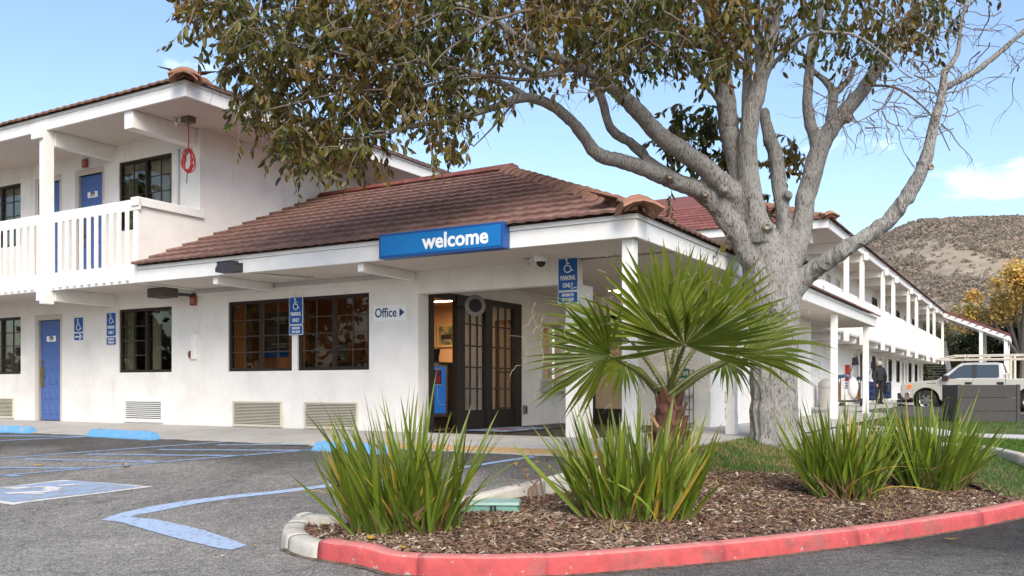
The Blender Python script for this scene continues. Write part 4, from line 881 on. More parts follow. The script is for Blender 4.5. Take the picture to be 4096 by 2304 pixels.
t = thing('computer_screen', 'small computer screen on the counter inside the right office window', 'monitor', W(2.3, .9, 1.656), ROT); M().box(-.16, .16, -.02, .02, .06, .30).build('screen', BLACK, t); M().box(-.14, .14, -.024, -.02, .08, .28).build('display', mat('display_grey', (.20, .21, .22), .3), t); M().box(-.07, .07, -.05, .08, 0, .06).build('foot', BLACK, t)
t = thing('wall_clock', 'large round clock on the orange wall behind the right office window', 'clock', W(3.44, 2.595, 1.93), ROT)
d = M(); d.lathe([(.40, 0), (.42, -.03), (.40, -.04), (.385, -.03), (.385, -.012)], 30, (0, 0, 0), 'y', caps=False); d.build('rim', BLACK, t); M().lathe([(.385, -.01), (.384, -.012)], 28, (0, 0, 0), 'y').build('dial', mat('dial_orange', (.42, .22, .11), .8), t)
for k in range(12): text('numeral', str(k or 12), .10, BLACK, t, (.30 * math.sin(k * math.pi / 6), -.016, .30 * math.cos(k * math.pi / 6)), ext=.001)
M().stroke([(0, 0), (.16, .12)], .02, -.02, -.015).stroke([(0, 0), (-.05, .24)], .016, -.024, -.02).build('hands', BLACK, t); t.scale = (.6, 1, .6)
t = thing('event_poster', 'dark poster with white text and blue foot inside the left office window', 'poster', W(3.5, .45, 1.72), ROT)
M().box(-.40, .42, 0, .01, 0, .78).build('sheet', mat('poster_dark', (.035, .03, .03), .6, col2=(.11, .1, .09), vs=5), t); M().box(-.40, .42, -.003, 0, 0, .12).build('blue_foot', SBLUE, t)
for z, w in ((.68, .34), (.63, .26), (.58, .20), (.22, .34), (.17, .22)): M().box(.36 - w, .36, -.003, 0, z, z + .018).build('text_line', mat('poster_text', (.45, .44, .42), .6), t)
t = thing('potted_plant', 'leafy house plant behind the glass of the right office window', 'plant', W(2.62, .55, .536), ROT)
M().lathe([(.13, 0), (.18, .32), (.16, .32), (.14, .05)], 14).build('pot', mat('pot_clay', (.25, .12, .07), .8), t)
lf = M(); lf.add([(0, 0, 0), (.05, 0, .07), (.0, .015, .16), (-.05, 0, .07), (0, -.012, .07)], [(0, 1, 4), (1, 2, 4), (2, 3, 4), (3, 0, 4)]); lfm = lf.mesh('leaf'); lfm.materials.append(mat('houseplant_leaf', (.05, .09, .03), .5, trans=.2))
M().tube([(0, 0, .3), (.03, .03, 1.2), (-.06, 0, 2.05)], .012, 5).build('stem', mat('stem_green', (.07, .07, .03), .7), t)
for i in range(34): z = rnd.uniform(.75, 2.05); o = obj('leaf', lfm, t, (rnd.uniform(-.16, .18), rnd.uniform(-.15, .12), z), (rnd.uniform(.5, 2.4), rnd.uniform(-.5, .5), rnd.uniform(0, 6.28))); s = rnd.uniform(.7, 1.2); o.scale = (s, s, s)
t = thing('lobby_lamp', 'lit strip lamp on the lobby ceiling seen through the right office window', 'lamp', W(1.5, 3.0, 2.86), ROT)
M().box(-.5, .5, -.06, .06, -.04, 0).build('frame', WHITEP, t); M().box(-.48, .48, -.05, .05, -.05, -.039).build('tube', mat('tube_glow', (1, .78, .5), .5, emit=14), t)
ld = bpy.data.lights.new('lobby_light', 'AREA'); ld.energy = 46; ld.size = 1.0; ld.color = (1, .72, .42); lo = bpy.data.objects.new('lobby_light', ld); COL.objects.link(lo); lo.parent = t; lo.location = (0, 0, -.07)

# ------------------------------------------------------------------ things in the car park
def wheel_stop(pl, pr, lab):
    A_, B_ = ON(*pl, h_asph), ON(*pr, h_asph); d = B_ - A_; L = math.hypot(d.x, d.y); c = (A_ + B_) / 2
    t = thing('wheel_stop', lab, 'wheel stop', (c.x, c.y, min(A_.z, B_.z) - .01), math.atan2(d.y, d.x), 'blue wheel stops'); bm = M(); n = 14; vs = []
    sec = [(-.0, 0), (.0, .03), (.045, .125), (.06, .135), (.12, .135), (.135, .125), (.18, .03), (.18, 0)]
    for i in range(n + 1):
        x = -L / 2 + L * i / n; k = .93 if i in (0, n) else 1
        for y, z in sec: vs.append((x - (.04 * (z / .13) * (1 if i == n else -1) if i in (0, n) else 0), y, z * k + .004 * noise.noise((x * 6, y * 20, z * 9))))
    q = len(sec); fs = [(i * q + j, (i + 1) * q + j, (i + 1) * q + j + 1, i * q + j + 1) for i in range(n) for j in range(q - 1)] + [tuple(range(q)), tuple(range(n * q, n * q + q))]
    bm.add(vs, fs); bm.build('concrete_bar', STOPP, t)
    for x in (-L * .36, L * .36): M().lathe([(.018, .128), (.018, .139)], 8, (x, .09, 0)).build('anchor_pin', DKGREY, t)
wheel_stop((-150, 1727), (115, 1733), 'blue wheel stop at the left edge before the yellow paving')
wheel_stop((342, 1746), (603, 1761), 'blue wheel stop in front of the white grille')
wheel_stop((1243, 1803), (1560, 1822), 'blue wheel stop half hidden behind the nearest grass clump')
LEAFP = [(0, 0), (.18, .10), (.42, .15), (.7, .11), (1, 0)]
def leaf_mesh(name, L, w, curl, m, fold=.25):
    q = M(); vs = []
    for u, v in LEAFP:
        z = curl * L * (u - .5) ** 2 * 2; x = u * L
        vs += [(x, -v * w / .15 * .5, z + abs(v) * w * fold * 4), (x, 0, z), (x, v * w / .15 * .5, z + abs(v) * w * fold * 4)]
    fs = []
    for i in range(4): k = 3 * i; fs += [(k, k + 3, k + 4, k + 1), (k + 1, k + 4, k + 5, k + 2)]
    q.add(vs, fs); me = q.mesh(name); me.materials.append(m)
    for p in me.polygons: p.use_smooth = True
    return me
YL = mat('yellow_dead_leaf', (.50, .30, .05), .6, var=.2, vs=40, trans=.2); BL = mat('brown_dead_leaf', (.28, .12, .05), .7, var=.3, vs=40)
def fallen(px, py, h, lab, m, L=.10, conv=None, rz=None, curl=.35):
    p = ON(px, py, h); o = obj('fallen_leaf', leaf_mesh('fallen_leaf', L, L * .42, curl, m), None, (p.x, p.y, p.z + .012), (rnd.uniform(-.2, .2), rnd.uniform(-.1, .1), rnd.uniform(0, 6) if rz is None else rz)); tag(o, lab, 'leaf', 'fallen leaves')
fallen(*src(245, 492), h_asph, 'yellow leaf lying farthest left on the striped asphalt', YL, .13, rz=.2); fallen(*src(405, 456), h_asph, 'small yellow leaf on the asphalt beyond the leftmost leaf', YL, .09, rz=.4)
fallen(*src(880, 500), h_asph, 'orange brown leaf lying on a blue stripe', BL, .15, rz=.1, curl=.8); fallen(*src(892, 482), h_asph, 'tan curled leaf just behind the orange brown leaf', mat('tan_leaf', (.45, .28, .13), .7), .08, rz=1.0, curl=.9)
fallen(*src(1625, 1160), h_asph, 'pale tan leaf on bare asphalt below the end of the bold blue line', mat('pale_leaf', (.52, .42, .28), .7), .05); fallen(*src(1880, 1080), h_asph, 'tan leaf beside the end of the bold blue line', mat('tan_leaf', 0), .045)
fallen(*src(2190, 640), h_asph, 'small yellow leaf just beyond the long pale blue line', YL, .06)
fallen(3775, 2165, h_asph, 'yellow brown leaf on the driveway right of the red kerb', mat('ochre_leaf', (.50, .26, .03), .6, var=.2, vs=30), .11, rz=-.35)
for px, py, lab, m, L in ((1500, 2170, 'yellow leaf on mulch under the front of the nearest grass clump', YL, .12), (1450, 2130, 'brown leaf on mulch left of the yellow one under the nearest clump', BL, .09), (1600, 2195, 'bright yellow leaf at the inner kerb edge near the nearest clump', YL, .07), (2330, 2125, 'tan leaf on mulch left of the second grass clump', mat('tan_leaf', 0), .10), (2360, 2105, 'olive leaf on mulch just behind the tan leaf', mat('olive_leaf', (.30, .24, .07), .6), .10), (2800, 2095, 'orange leaf on mulch right of the palm clump', BL, .09), (2740, 2110, 'pale curled leaf on mulch in front of the palm clump', mat('pale_leaf', 0), .12), (1310, 2110, 'yellow curled leaf inside the rounded kerb end', YL, .11), (2895, 2060, 'orange leaf in the middle of the open mulch', mat('orange_leaf', (.48, .16, .02), .6), .07)):
    fallen(px, py, lambda x, y: h_bed(x, y) + .015, lab, m, L)
t = thing('valve_box', 'green plastic irrigation valve box on the mulch behind the nearest clump', 'valve box', ON(1960, 2040, h_bed), R(-4))
VG = mat('valve_green', (.12, .26, .22), .6, var=.15, vs=9); M().hexa([(-.27, -.19, -.06), (.27, -.15, -.06), (.27, .16, -.06), (-.27, .16, -.06), (-.23, -.16, .055), (.23, -.13, .055), (.23, .13, .055), (-.23, .13, .055)]).build('box', VG, t, bevel=.01)
M().hexa([(-.25, -.175, .056), (.25, -.145, .056), (.25, .145, .056), (-.25, .145, .056), (-.24, -.165, .08), (.24, -.135, .08), (.24, .135, .08), (-.24, .135, .08)]).build('lid', mat('valve_lid', (.28, .42, .37), .6, var=.15, vs=7), t, bevel=.006)
for x in (.02, .05): M().box(x, x + .014, -.175, -.13, .0, .06).build('slot', BLACK, t)
p0, p1 = ON(2140, 1943, h_bed), ON(2330, 1941, h_bed)
tag(M().tube([p0 + Vector((0, 0, .03)), (p0 + p1) / 2 + Vector((0, 0, .045)), p1 + Vector((0, 0, .03))], .018, 8).build('irrigation_pipe', mat('pipe_grey', (.16, .15, .15), .6)), 'grey irrigation pipe lying at the lawn edge left of the palm clump', 'pipe')

# ------------------------------------------------------------------ far things by the guest wing
t = thing('display_rack', 'black wire leaflet rack with green header on the white wall behind the palm', 'rack', W(-2.50, 4.50, .505), ROT)
wr = mat('rack_wire', (.02, .02, .02), .5, metal=.4)
for x in (-.17, .17):
    for y in (-.12, .10): M().tube([(x, y, 0), (x, y, 1.02)], .008, 5).build('upright', wr, t)
for z in (.05, .30, .52, .56, .80, 1.0):
    for y in (-.12, .10): M().tube([(-.17, y, z), (.17, y, z)], .005, 4).build('rail', wr, t)
    for x in (-.17, .17): M().tube([(x, -.12, z), (x, .1, z)], .005, 4).build('rail', wr, t)
for x in (-.09, 0, .09): M().tube([(x, -.12, .05), (x, -.12, .8)], .004, 4).build('rail', wr, t)
M().box(-.17, .17, -.12, .10, .535, .545).build('shelf', STEEL, t); M().box(-.17, .17, -.135, -.125, .86, 1.03).build('header', mat('header_green', (.02, .13, .08), .5), t); text('lettering', 'North', .12, WHITEP, t, (0, -.137, .945), ext=.001, shear=.3)
def notice(b, z, w, h, lab): o = thing('wall_notice', lab, 'notice', W(FA, b, z), ROT, 'paper notices'); M().box(.002, .008, -w / 2, w / 2, -h / 2, h / 2).build('sheet', WHITEP, o); [M().box(.0081, .009, -w * .38, w * .3, h * k - .012, h * k + .012).build('text_line', mat('notice_teal', (.12, .32, .34), .6), o) for k in (-.3, -.1, .1, .3)]
notice(21.7, 2.0, .45, .30, 'small white notice upper on the wall above the grey bin right of the trunk'); notice(21.7, 1.45, .5, .75, 'tall white notice with teal text lower on the wall right of the trunk')
def bin_(a, b, lab):
    o = thing('litter_bin', lab, 'litter bin', W(a, b, .52), ROT, 'grey domed litter bins'); g = mat('bin_grey', (.36, .35, .33), .55, var=.06)
    M().lathe([(.235, 0), (.24, .02), (.24, .66), (.235, .68)], 24).build('body', g, o, smooth=False); M().lathe([(.245, .66), (.25, .68), (.25, .74)] + [(.25 * math.cos(q), .74 + .24 * math.sin(q)) for q in [R(k * 11) for k in range(1, 9)]], 24).build('dome', g, o, smooth=True)
    M().box(.16, .235, -.10, .10, .74, .86).build('flap', DKGREY, o)
bin_(-1.75, 20.8, 'grey domed litter bin against the blank wall right of the trunk'); bin_(-1.85, 33.0, 'grey domed litter bin farther back in front of the truck nose')
def cart(a, b, lab, s=1):
    o = thing('housekeeping_cart', lab, 'cart', W(a, b, .52), ROT - R(90), 'housekeeping carts'); o.scale = (.78, .78, .92); NV = mat('navy_bag', (.012, .022, .075), .8, var=.3, vs=9, bump=.4, bs=14); BG = mat('white_bag', (.72, .72, .74), .5, var=.1, bump=.8, bs=9, dist=.05); BLc = mat('towel_blue', (.10, .19, .34), .85, var=.3, vs=14)
    M().box(-.30, .30, -.55, .55, .16, .24).build('base', DKGREY, o)
    for y in (-.55, .53):
        for x in (-.28, .28): M().tube([(x, y, .2), (x, y, 1.25)], .018, 6).build('upright', DKGREY, o)
    for z in (.7, 1.02): M().box(-.28, .28, -.30, .30, z, z + .03).build('shelf', DKGREY, o)
    for x in (-.25, .25):
        for y in (-.45, .45): M().lathe([(.07, -.02), (.07, .02)], 12, (x, y, .08), 'x').build('castor', BLACK, o)
    for y0, y1, m, nm in ((-.95, -.56, mat('yellow_bag', (.55, .27, .04), .7, var=.15, bump=.4, bs=9), 'side_bag'), (.56, 1.0, NV, 'side_bag')):
        q = M(); vs = []; n = 9
        for k in range(n + 1):
            z = .25 + .72 * k / n; w = .29 + .03 * math.sin(k * 2.1); vs += [(-w, y0 + .02 * math.sin(k * 1.7), z), (w, y0, z), (w, y1 + .02 * math.sin(k), z), (-w, y1, z)]
        q.add(vs, [(4 * k + j, 4 * k + (j + 1) % 4, 4 * k + 4 + (j + 1) % 4, 4 * k + 4 + j) for k in range(n) for j in range(4)] + [(3, 2, 1, 0), (4 * n, 4 * n + 1, 4 * n + 2, 4 * n + 3)]); q.build(nm, m, o, bevel=.03)
    for k in range(5): M().box(-.24, .24, -.27 + .003 * k, .27, .735 + k * .05, .78 + k * .05).build('folded_towel', BLc if k % 2 else mat('towel_white', (.7, .7, .72), .9), o, bevel=.015)
    q = M(); vs = []
    for i in range(9):
        for j in range(14):
            t_ = math.pi * i / 8; p_ = 2 * math.pi * j / 14; r = 1 + .16 * noise.noise((math.cos(p_) * 2 + b, math.sin(p_) * 2, i * .9)); vs.append((.32 + .25 * math.sin(t_) * math.cos(p_) * r, .10 + .24 * math.sin(t_) * math.sin(p_) * r, .72 + .42 * math.cos(t_) * r))
    q.add(vs, [(i * 14 + j, i * 14 + (j + 1) % 14, (i + 1) * 14 + (j + 1) % 14, (i + 1) * 14 + j) for i in range(8) for j in range(14)]); q.build('plastic_bag', BG, o, smooth=True)
    M().tube([(.1, -.2, 1.05), (.1, .15, 1.75)], .02, 6).build('broom_handle', DKGREY, o); M().hexa([(.04, .02, 1.62), (.16, .02, 1.62), (.16, .34, 1.62), (.04, .34, 1.62), (.0, .06, 1.9), (.2, .06, 1.9), (.2, .26, 1.95), (.0, .26, 1.95)]).build('broom_head', BLACK, o)
    q = M().tube([(-.2, -.7, 1.15), (-.05, -.35, 1.2), (.1, -.1, 1.17)], .07, 8); q.build('rolled_towel', BLc, o, smooth=True)
    return o
cart(-2.15, 23.4, 'loaded housekeeping cart with yellow and navy bags beside the grey bin'); cart(-2.0, 28.6, 'second housekeeping cart with white plastic bag behind the standing person')
t = thing('extinguisher_cabinet', 'red fire extinguisher cabinet on the far wall above the first cart', 'cabinet', W(FA, 26.6, 1.75), ROT); M().box(0, .16, -.15, .15, -.3, .35).build('case', REDP, t, bevel=.01); M().box(.16, .166, -.11, .11, -.24, .28).build('glass_door', mat('cab_glass', (.5, .08, .06), .2), t)

t = thing('wall_brackets', 'pair of small black folding brackets on the white wall left of the big trunk', 'bracket', W(-2.97, 5.6, .62), ROT)
for z in (0, .30): M().tube([(.0, -.10, z), (.16, 0, z + .04), (0, .10, z), (0, -.10, z), (0, -.10, z + .2), (.16, 0, z + .04)], .009, 5).build('bracket', BLACK, t)
# ------------------------------------------------------------------ pickup truck (local x = forward, y = its left side, z up)
def truck():
    p = HZ(3612, 1638, .27)
    t = thing('pickup_truck', 'silver four door pickup truck with ladder rack parked nose to the guest wing', 'truck', (p.x, p.y, .27), math.atan2(U1.y, U1.x))
    BODY = mat('truck_silver', (.56, .54, .49), .35, metal=.35, coat=.6, var=.02); TYRE = mat('tyre_rubber', (.016, .016, .017), .85); CHR = mat('chrome', (.75, .75, .76), .12, metal=1); TG = mat('truck_glass', (.03, .045, .055), .06, spec=.9)
    Wd = .98
    def arc(cx, r, a0, a1, n=12): return [(cx + r * math.cos(R(a0 + (a1 - a0) * i / n)), .42 + r * math.sin(R(a0 + (a1 - a0) * i / n))) for i in range(n + 1)]
    F, B_ = -.98, -4.66
    low = [(-.12, .50), (-.04, .60), (-.02, .80), (-.05, 1.0), (-.16, 1.10), (-.6, 1.17), (-1.45, 1.24), (-1.62, 1.28), (-3.95, 1.30), (-3.95, .42)] + [(-3.0, .36), (-1.75, .36)]
    def slab(pts, w, nm, par, m=BODY, bev=.03, taper=0):
        q = M(); n = len(pts); q.add([(x, w, z) for x, z in pts] + [(x, -w, z) for x, z in pts], [tuple(range(n)), tuple(range(2 * n - 1, n - 1, -1))] + [(i, i + n, (i + 1) % n + n, (i + 1) % n) for i in range(n)])
        return q.build(nm, m, par, bevel=bev)
    slab([(-.10, .50), (-.03, .62), (-.02, .82), (-.05, 1.02), (-.14, 1.10), (-.55, 1.17), (-1.40, 1.235), (-1.52, 1.25), (-1.52, .42)] + arc(F, .50, -2, 182)[0:] [::1] + [(-.12, .48)] if False else
         [(-1.52, .42), (-1.52, 1.25), (-1.40, 1.235), (-.55, 1.17), (-.14, 1.10), (-.05, 1.02), (-.02, .82), (-.03, .62), (-.10, .50)] + [(F + .50 * math.cos(R(q)), .42 + .50 * math.sin(R(q))) for q in range(8, 181, 12)], Wd, 'front_wing', t)
    slab([(-1.525, .40), (-2.65, .40), (-2.65, 1.29), (-1.62, 1.27), (-1.525, 1.25)], Wd, 'front_door', t, bev=.02)
    slab([(-2.655, .40), (-3.72, .40), (-3.80, .9), (-3.80, 1.30), (-2.655, 1.29)], Wd, 'rear_door', t, bev=.02)
    slab([(-3.805, .9), (-3.84, .42), (-4.10, .42)] + [(B_ + .50 * math.cos(R(q)), .42 + .50 * math.sin(R(q))) for q in range(0, 181, 12)] + [(-5.75, .55), (-5.80, 1.28), (-3.90, 1.28), (-3.88, 1.5), (-3.805, 1.5)], Wd, 'cargo_bed', t)
    slab([(-1.7, .30), (-3.7, .30), (-3.7, .41), (-1.7, .41)], Wd - .06, 'sill', t, BLACK, .01)
    # cabin with tapered glasshouse
    bz, rz = 1.27, 1.92; wb, wt = .95, .70
    ring0 = [(-1.40, bz), (-3.86, bz)]; top = [(-2.25, rz - .01), (-2.6, rz + .015), (-3.4, rz + .01), (-3.72, rz - .03)]
    q = M(); q.add([(-1.38, wb, bz - .03), (-1.38, -wb, bz - .03), (-3.88, -wb, bz - .03), (-3.88, wb, bz - .03), (-2.22, wt, rz - .02), (-2.22, -wt, rz - .02), (-3.70, -wt, rz - .02), (-3.70, wt, rz - .02), (-2.5, wt - .06, rz + .02), (-2.5, -wt + .06, rz + .02), (-3.5, -wt + .06, rz + .015), (-3.5, wt - .06, rz + .015)],
        [(0, 1, 5, 4), (1, 2, 6, 5), (2, 3, 7, 6), (3, 0, 4, 7), (4, 5, 9, 8), (5, 6, 10, 9), (6, 7, 11, 10), (7, 4, 8, 11), (8, 9, 10, 11)]); cab = q.build('cabin', BODY, t, bevel=.05)
    def sidepane(pts, nm, m=TG, off=.006, th=.004):
        f = lambda z: wb + (wt - wb) * (z - bz + .03) / (rz - .02 - bz + .03) + off
        for s in (1, -1): M().poly([(x, s * f(z), z) for x, z in (pts if s > 0 else pts[::-1])]).build(nm, m, cab)
    sidepane([(-1.66, 1.27), (-2.0, 1.27), (-2.13, 1.31), (-2.62, 1.31), (-2.62, 1.84), (-2.36, 1.84), (-2.16, 1.75)], 'side_window'); sidepane([(-2.82, 1.31), (-3.55, 1.31), (-3.60, 1.36), (-3.58, 1.80), (-3.54, 1.84), (-2.82, 1.84)], 'side_window')
    sidepane([(-2.622, 1.30), (-2.818, 1.30), (-2.818, 1.85), (-2.622, 1.85)], 'door_pillar', BLACK, .004)
    M().poly([(-1.47, .84, 1.30), (-1.47, -.84, 1.30), (-2.14, -.66, 1.85), (-2.14, .66, 1.85)]).build('windscreen', TG, cab, (.025, 0, .02)); M().poly([(-3.87, .8, 1.34), (-3.74, .64, 1.83), (-3.74, -.64, 1.83), (-3.87, -.8, 1.34)]).build('rear_window', TG, cab, (-.02, 0, 0))
    for x in (-2.50, -3.62):
        for s in (1, -1): M().box(x - .14, x + .10, s * Wd - .015, s * Wd + .022, 1.055, 1.15).build('door_handle', BLACK, t, bevel=.01)
    for s in (1, -1):
        h = M(); h.hexa([(-.02, s * .60, .78), (-.05, s * .99, .80), (-.42, s * .995, .98), (-.10, s * .60, .8), (-.04, s * .60, 1.02), (-.08, s * .99, 1.03), (-.42, s * .995, 1.05), (-.10, s * .60, 1.04)]); h.build('headlight', mat('lamp_glass', (.55, .58, .6), .1, spec=.8, metal=.3), t)
        M().hexa([(-.30, s * .985, .86), (-.44, s * .985, .93), (-.44, s * 1.0, .93), (-.30, s * 1.0, .86), (-.26, s * .985, 1.03), (-.44, s * .985, 1.05), (-.44, s * 1.0, 1.05), (-.26, s * 1.0, 1.03)]).build('indicator', mat('amber', (.85, .16, .02), .3, emit=.15), t)
        mr = M(); mr.box(-1.80, -1.58, s * 1.0 if s > 0 else -1.22, 1.22 if s > 0 else -1.0, 1.20, 1.42); mr.build('wing_mirror', BLACK, t, bevel=.03); M().box(-1.83, -1.805, 1.05 if s > 0 else -1.18, 1.18 if s > 0 else -1.05, 1.24, 1.34).build('mirror_lamp', mat('mirror_red', (.4, .06, .03), .3), t)
    M().hexa([(.10, -.95, .42), (.10, .95, .42), (-.35, 1.0, .42), (-.35, -1.0, .42), (.12, -.95, .70), (.12, .95, .70), (-.38, 1.0, .74), (-.38, -1.0, .74)]).build('bumper', CHR, t, bevel=.03)
    M().box(-.03, .012, -.58, .58, .74, 1.02).build('radiator_grille', CHR, t, bevel=.01); M().hexa([(.11, -.9, .30), (.11, .9, .30), (-.3, .9, .30), (-.3, -.9, .30), (.13, -.94, .42), (.13, .94, .42), (-.34, .95, .42), (-.34, -.95, .42)]).build('air_dam', BLACK, t)
    for s in (1, -1): M().lathe([(.055, 0), (.055, .02)], 12, (.0, s * 1.0, .56), 'y').build('fog_lamp', BLACK, t)
    def wheel(x, s):
        w = bpy.data.objects.new('wheel', None); COL.objects.link(w); w.parent = t; w.location = (x, s * .86, .40); w.rotation_euler = (0, 0, 0 if s > 0 else math.pi)
        M().lathe([(.26, -.12), (.37, -.125), (.395, -.10), (.40, 0), (.395, .10), (.37, .125), (.26, .12)], 32, ax='y', caps=False).build('tyre', TYRE, w, smooth=True)
        M().lathe([(.262, .10), (.255, .115), (.235, .10), (.21, .05), (.21, -.1)], 28, ax='y', caps=False).build('rim', CHR, w)
        M().lathe([(.205, .02), (.2, .03)], 20, ax='y').build('brake_disc', DKGREY, w)
        for k in range(6):
            c = 2 * math.pi * k / 6; d = Vector((math.cos(c), 0, math.sin(c))); u = Vector((-math.sin(c), 0, math.cos(c))); y = Vector((0, 1, 0))
            M().hexa([d * .05 - u * .05 + y * .06, d * .05 + u * .05 + y * .06, d * .24 + u * .055 + y * .07, d * .24 - u * .055 + y * .07, d * .05 - u * .045 + y * .105, d * .05 + u * .045 + y * .105, d * .24 + u * .05 + y * .105, d * .24 - u * .05 + y * .105]).build('spoke', CHR, w)
        M().lathe([(.06, .09), (.055, .118)], 14, ax='y').build('hub_cap', CHR, w)
    for x in (F, B_):
        for s in (1, -1): wheel(x, s)
    M().box(-5.7, -.4, -.8, .8, .38, .6).build('underbody', BLACK, t)
    for x in (F, B_): M().lathe([(.5, -.85), (.5, .85)], 24, (x, 0, .43), 'y').build('wheel_well', DARK, t)
    RK = mat('rack_cream', (.62, .56, .46), .5, var=.2, vs=7, col2=(.45, .2, .07), ramp=(.64, .72))
    for s in (.80, -.80):
        for z in (2.06, 2.22): M().tube([(-1.3 if z < 2.1 else -1.45, s * .9, z if z < 2.1 else 2.10), (-2.0, s, z), (-6.0, s, z)], .028, 6).build('rack_rail', RK, t)
        for x in (-3.98, -4.12, -5.5): M().tube([(x, s, 1.28), (x, s, 2.22)], .032, 6).build('rack_post', RK, t)
        for x in (-2.4, -3.2): M().tube([(x, s, 2.06), (x, s, 2.22)], .022, 6).build('rack_strut', RK, t)
    for x in (-1.35, -2.4, -4.0, -5.5): M().tube([(x, -.8, 2.06 if x > -2 else 2.22), (x, .8, 2.06 if x > -2 else 2.22)], .026, 6).build('rack_crossbar', RK, t)
    for z in (.72,): M().box(-3.72, -1.55, Wd + .001, Wd + .010, z, z + .03).build('door_moulding', BODY, t)
    for x0 in (-1.28, -1.20, -1.12, -1.04): M().box(x0 - .05, x0, Wd + .001, Wd + .008, 1.085, 1.115).build('badge', BLACK, t)
truck()
struct(sheet('parking_strip', [W(-3.2, 26, .275), W(-12, 26, .275), W(-12, 26.25, .275), W(-3.2, 26.25, .275)], PAINTW, .006)); struct(sheet('parking_strip', [W(-3.2, 34.5, .275), W(-12, 34.5, .275), W(-12, 34.75, .275), W(-3.2, 34.75, .275)], PAINTW, .006))

# dark board planter box
bp_ = HZ(3836, 1690, .33); t = thing('planter_box', 'dark grey board planter box on the grass in front of the truck', 'planter', (bp_.x, bp_.y, .31), R(-6))
BD = mat('dark_grey_board', (.055, .052, .05), .75, rand=.12, var=.12, vs=12, bump=.3, bs=50); wd_, dp = 1.40, .95
for k, (z0, z1) in enumerate(((.02, .30), (.308, .635), (.643, .955))):
    for y0 in (0, dp): M().box(.0, wd_, y0, y0 + .04, z0, z1).build('board', BD, t, bevel=.005)
    for x0 in (-.03, wd_ - .01): M().box(x0, x0 + .04, .041, dp - .001, z0, z1).build('board', BD, t, bevel=.005)
for x0 in (-.04, wd_ - .045):
    for y0 in (-.02, dp + .0): M().box(x0, x0 + .085, y0, y0 + .06, 0, .965).build('corner_post', BD, t, bevel=.005)
M().box(.03, wd_ - .05, .05, dp, .70, .78).build('soil', SOIL, t)

# ------------------------------------------------------------------ person at the carts, seen from behind
def skin_obj(name, joints, edges, radii, m, parent, root=0, sub_=2, loc=(0, 0, 0), rot=(0, 0, 0)):
    me = bpy.data.meshes.new(name); me.from_pydata(joints, edges, []); o = bpy.data.objects.new(name, me); COL.objects.link(o)
    md = o.modifiers.new('skin', 'SKIN'); md.use_smooth_shade = True
    for i, v in enumerate(me.skin_vertices[0].data):
        r = radii[i]; v.radius = r if hasattr(r, '__len__') else (r, r); v.use_root = (i == root)
    s = o.modifiers.new('sub', 'SUBSURF'); s.levels = s.render_levels = sub_
    dg = bpy.context.evaluated_depsgraph_get(); me2 = bpy.data.meshes.new_from_object(o.evaluated_get(dg)); bpy.data.objects.remove(o)
    me2.materials.clear(); me2.materials.append(m)
    for p in me2.polygons: p.use_smooth = True
    return obj(name, me2, parent, loc, rot)
pp = HZ(3516, 1619, .51)
t = thing('person', 'person in black puffy jacket and dark trousers standing by the carts seen from behind', 'person', (pp.x, pp.y, .51), R(200))
J = [(0, 0, .95), (0, 0, 1.15), (0, .01, 1.36), (0, .01, 1.46), (0, .03, 1.54), (0, .03, 1.63),
     (.19, 0, 1.38), (.27, .02, 1.12), (.25, .10, .88), (.245, .14, .80), (-.19, 0, 1.38), (-.28, .03, 1.12), (-.30, -.02, .86), (-.30, -.02, .78),
     (.09, 0, .90), (.10, .02, .50), (.10, -.02, .10), (.11, .10, .04), (-.09, 0, .90), (-.10, .03, .50), (-.11, .0, .10), (-.12, .12, .04)]
Ed = [(0, 1), (1, 2), (2, 3), (3, 4), (4, 5), (2, 6), (6, 7), (7, 8), (8, 9), (2, 10), (10, 11), (11, 12), (12, 13), (0, 14), (14, 15), (15, 16), (16, 17), (0, 18), (18, 19), (19, 20), (20, 21)]
Rd = [(.17, .13), (.17, .12), (.18, .11), .055, .085, .09, .075, .055, .042, .035, .075, .055, .042, .035, .095, .07, .05, .045, .095, .07, .05, .045]
skin_obj('body', J, Ed, Rd, mat('dark_trousers', (.018, .016, .016), .85), t)
JK = mat('black_puffer', (.012, .012, .014), .6, bump=.8, bs=16, dist=.03)
skin_obj('jacket', [(0, 0, .86), (0, 0, 1.0), (0, 0, 1.2), (0, .01, 1.40), (.20, 0, 1.40), (.285, .02, 1.13), (.262, .10, .90), (-.20, 0, 1.40), (-.295, .03, 1.13), (-.31, -.02, .90), (0, -.02, 1.50)],
         [(0, 1), (1, 2), (2, 3), (3, 4), (4, 5), (5, 6), (3, 7), (7, 8), (8, 9), (3, 10)], [(.21, .17), (.22, .17), (.215, .165), (.20, .14), .10, .085, .065, .10, .085, .065, (.10, .09)], JK, t)
hd = M(); hd.lathe([(.001, .135), (.06, .125), (.10, .08), (.112, .02), (.10, -.06), (.07, -.10), (.001, -.12)], 18); hd.build('hair', mat('pale_cap', (.42, .36, .30), .9, bump=.5, bs=30), t, (0, .0, 1.63), smooth=True)
for s, c in ((1, (.245, .15, .76)), (-1, (-.30, -.01, .74))):
    for k in range(4): M().tube([(c[0] + .016 * (k - 1.5), c[1], c[2] + .05), (c[0] + .018 * (k - 1.5), c[1] + .015, c[2] - .01), (c[0] + .016 * (k - 1.5), c[1] + .035, c[2] - .045 + .006 * abs(k - 1.5))], [.010, .009, .007], 6).build('finger', mat('skin_tone', (.42, .25, .17), .6), t)
    M().tube([(c[0] - s * .03, c[1] + .01, c[2] + .05), (c[0] - s * .045, c[1] + .03, c[2] + .015)], [.011, .009], 6).build('thumb', mat('skin_tone', 0), t)
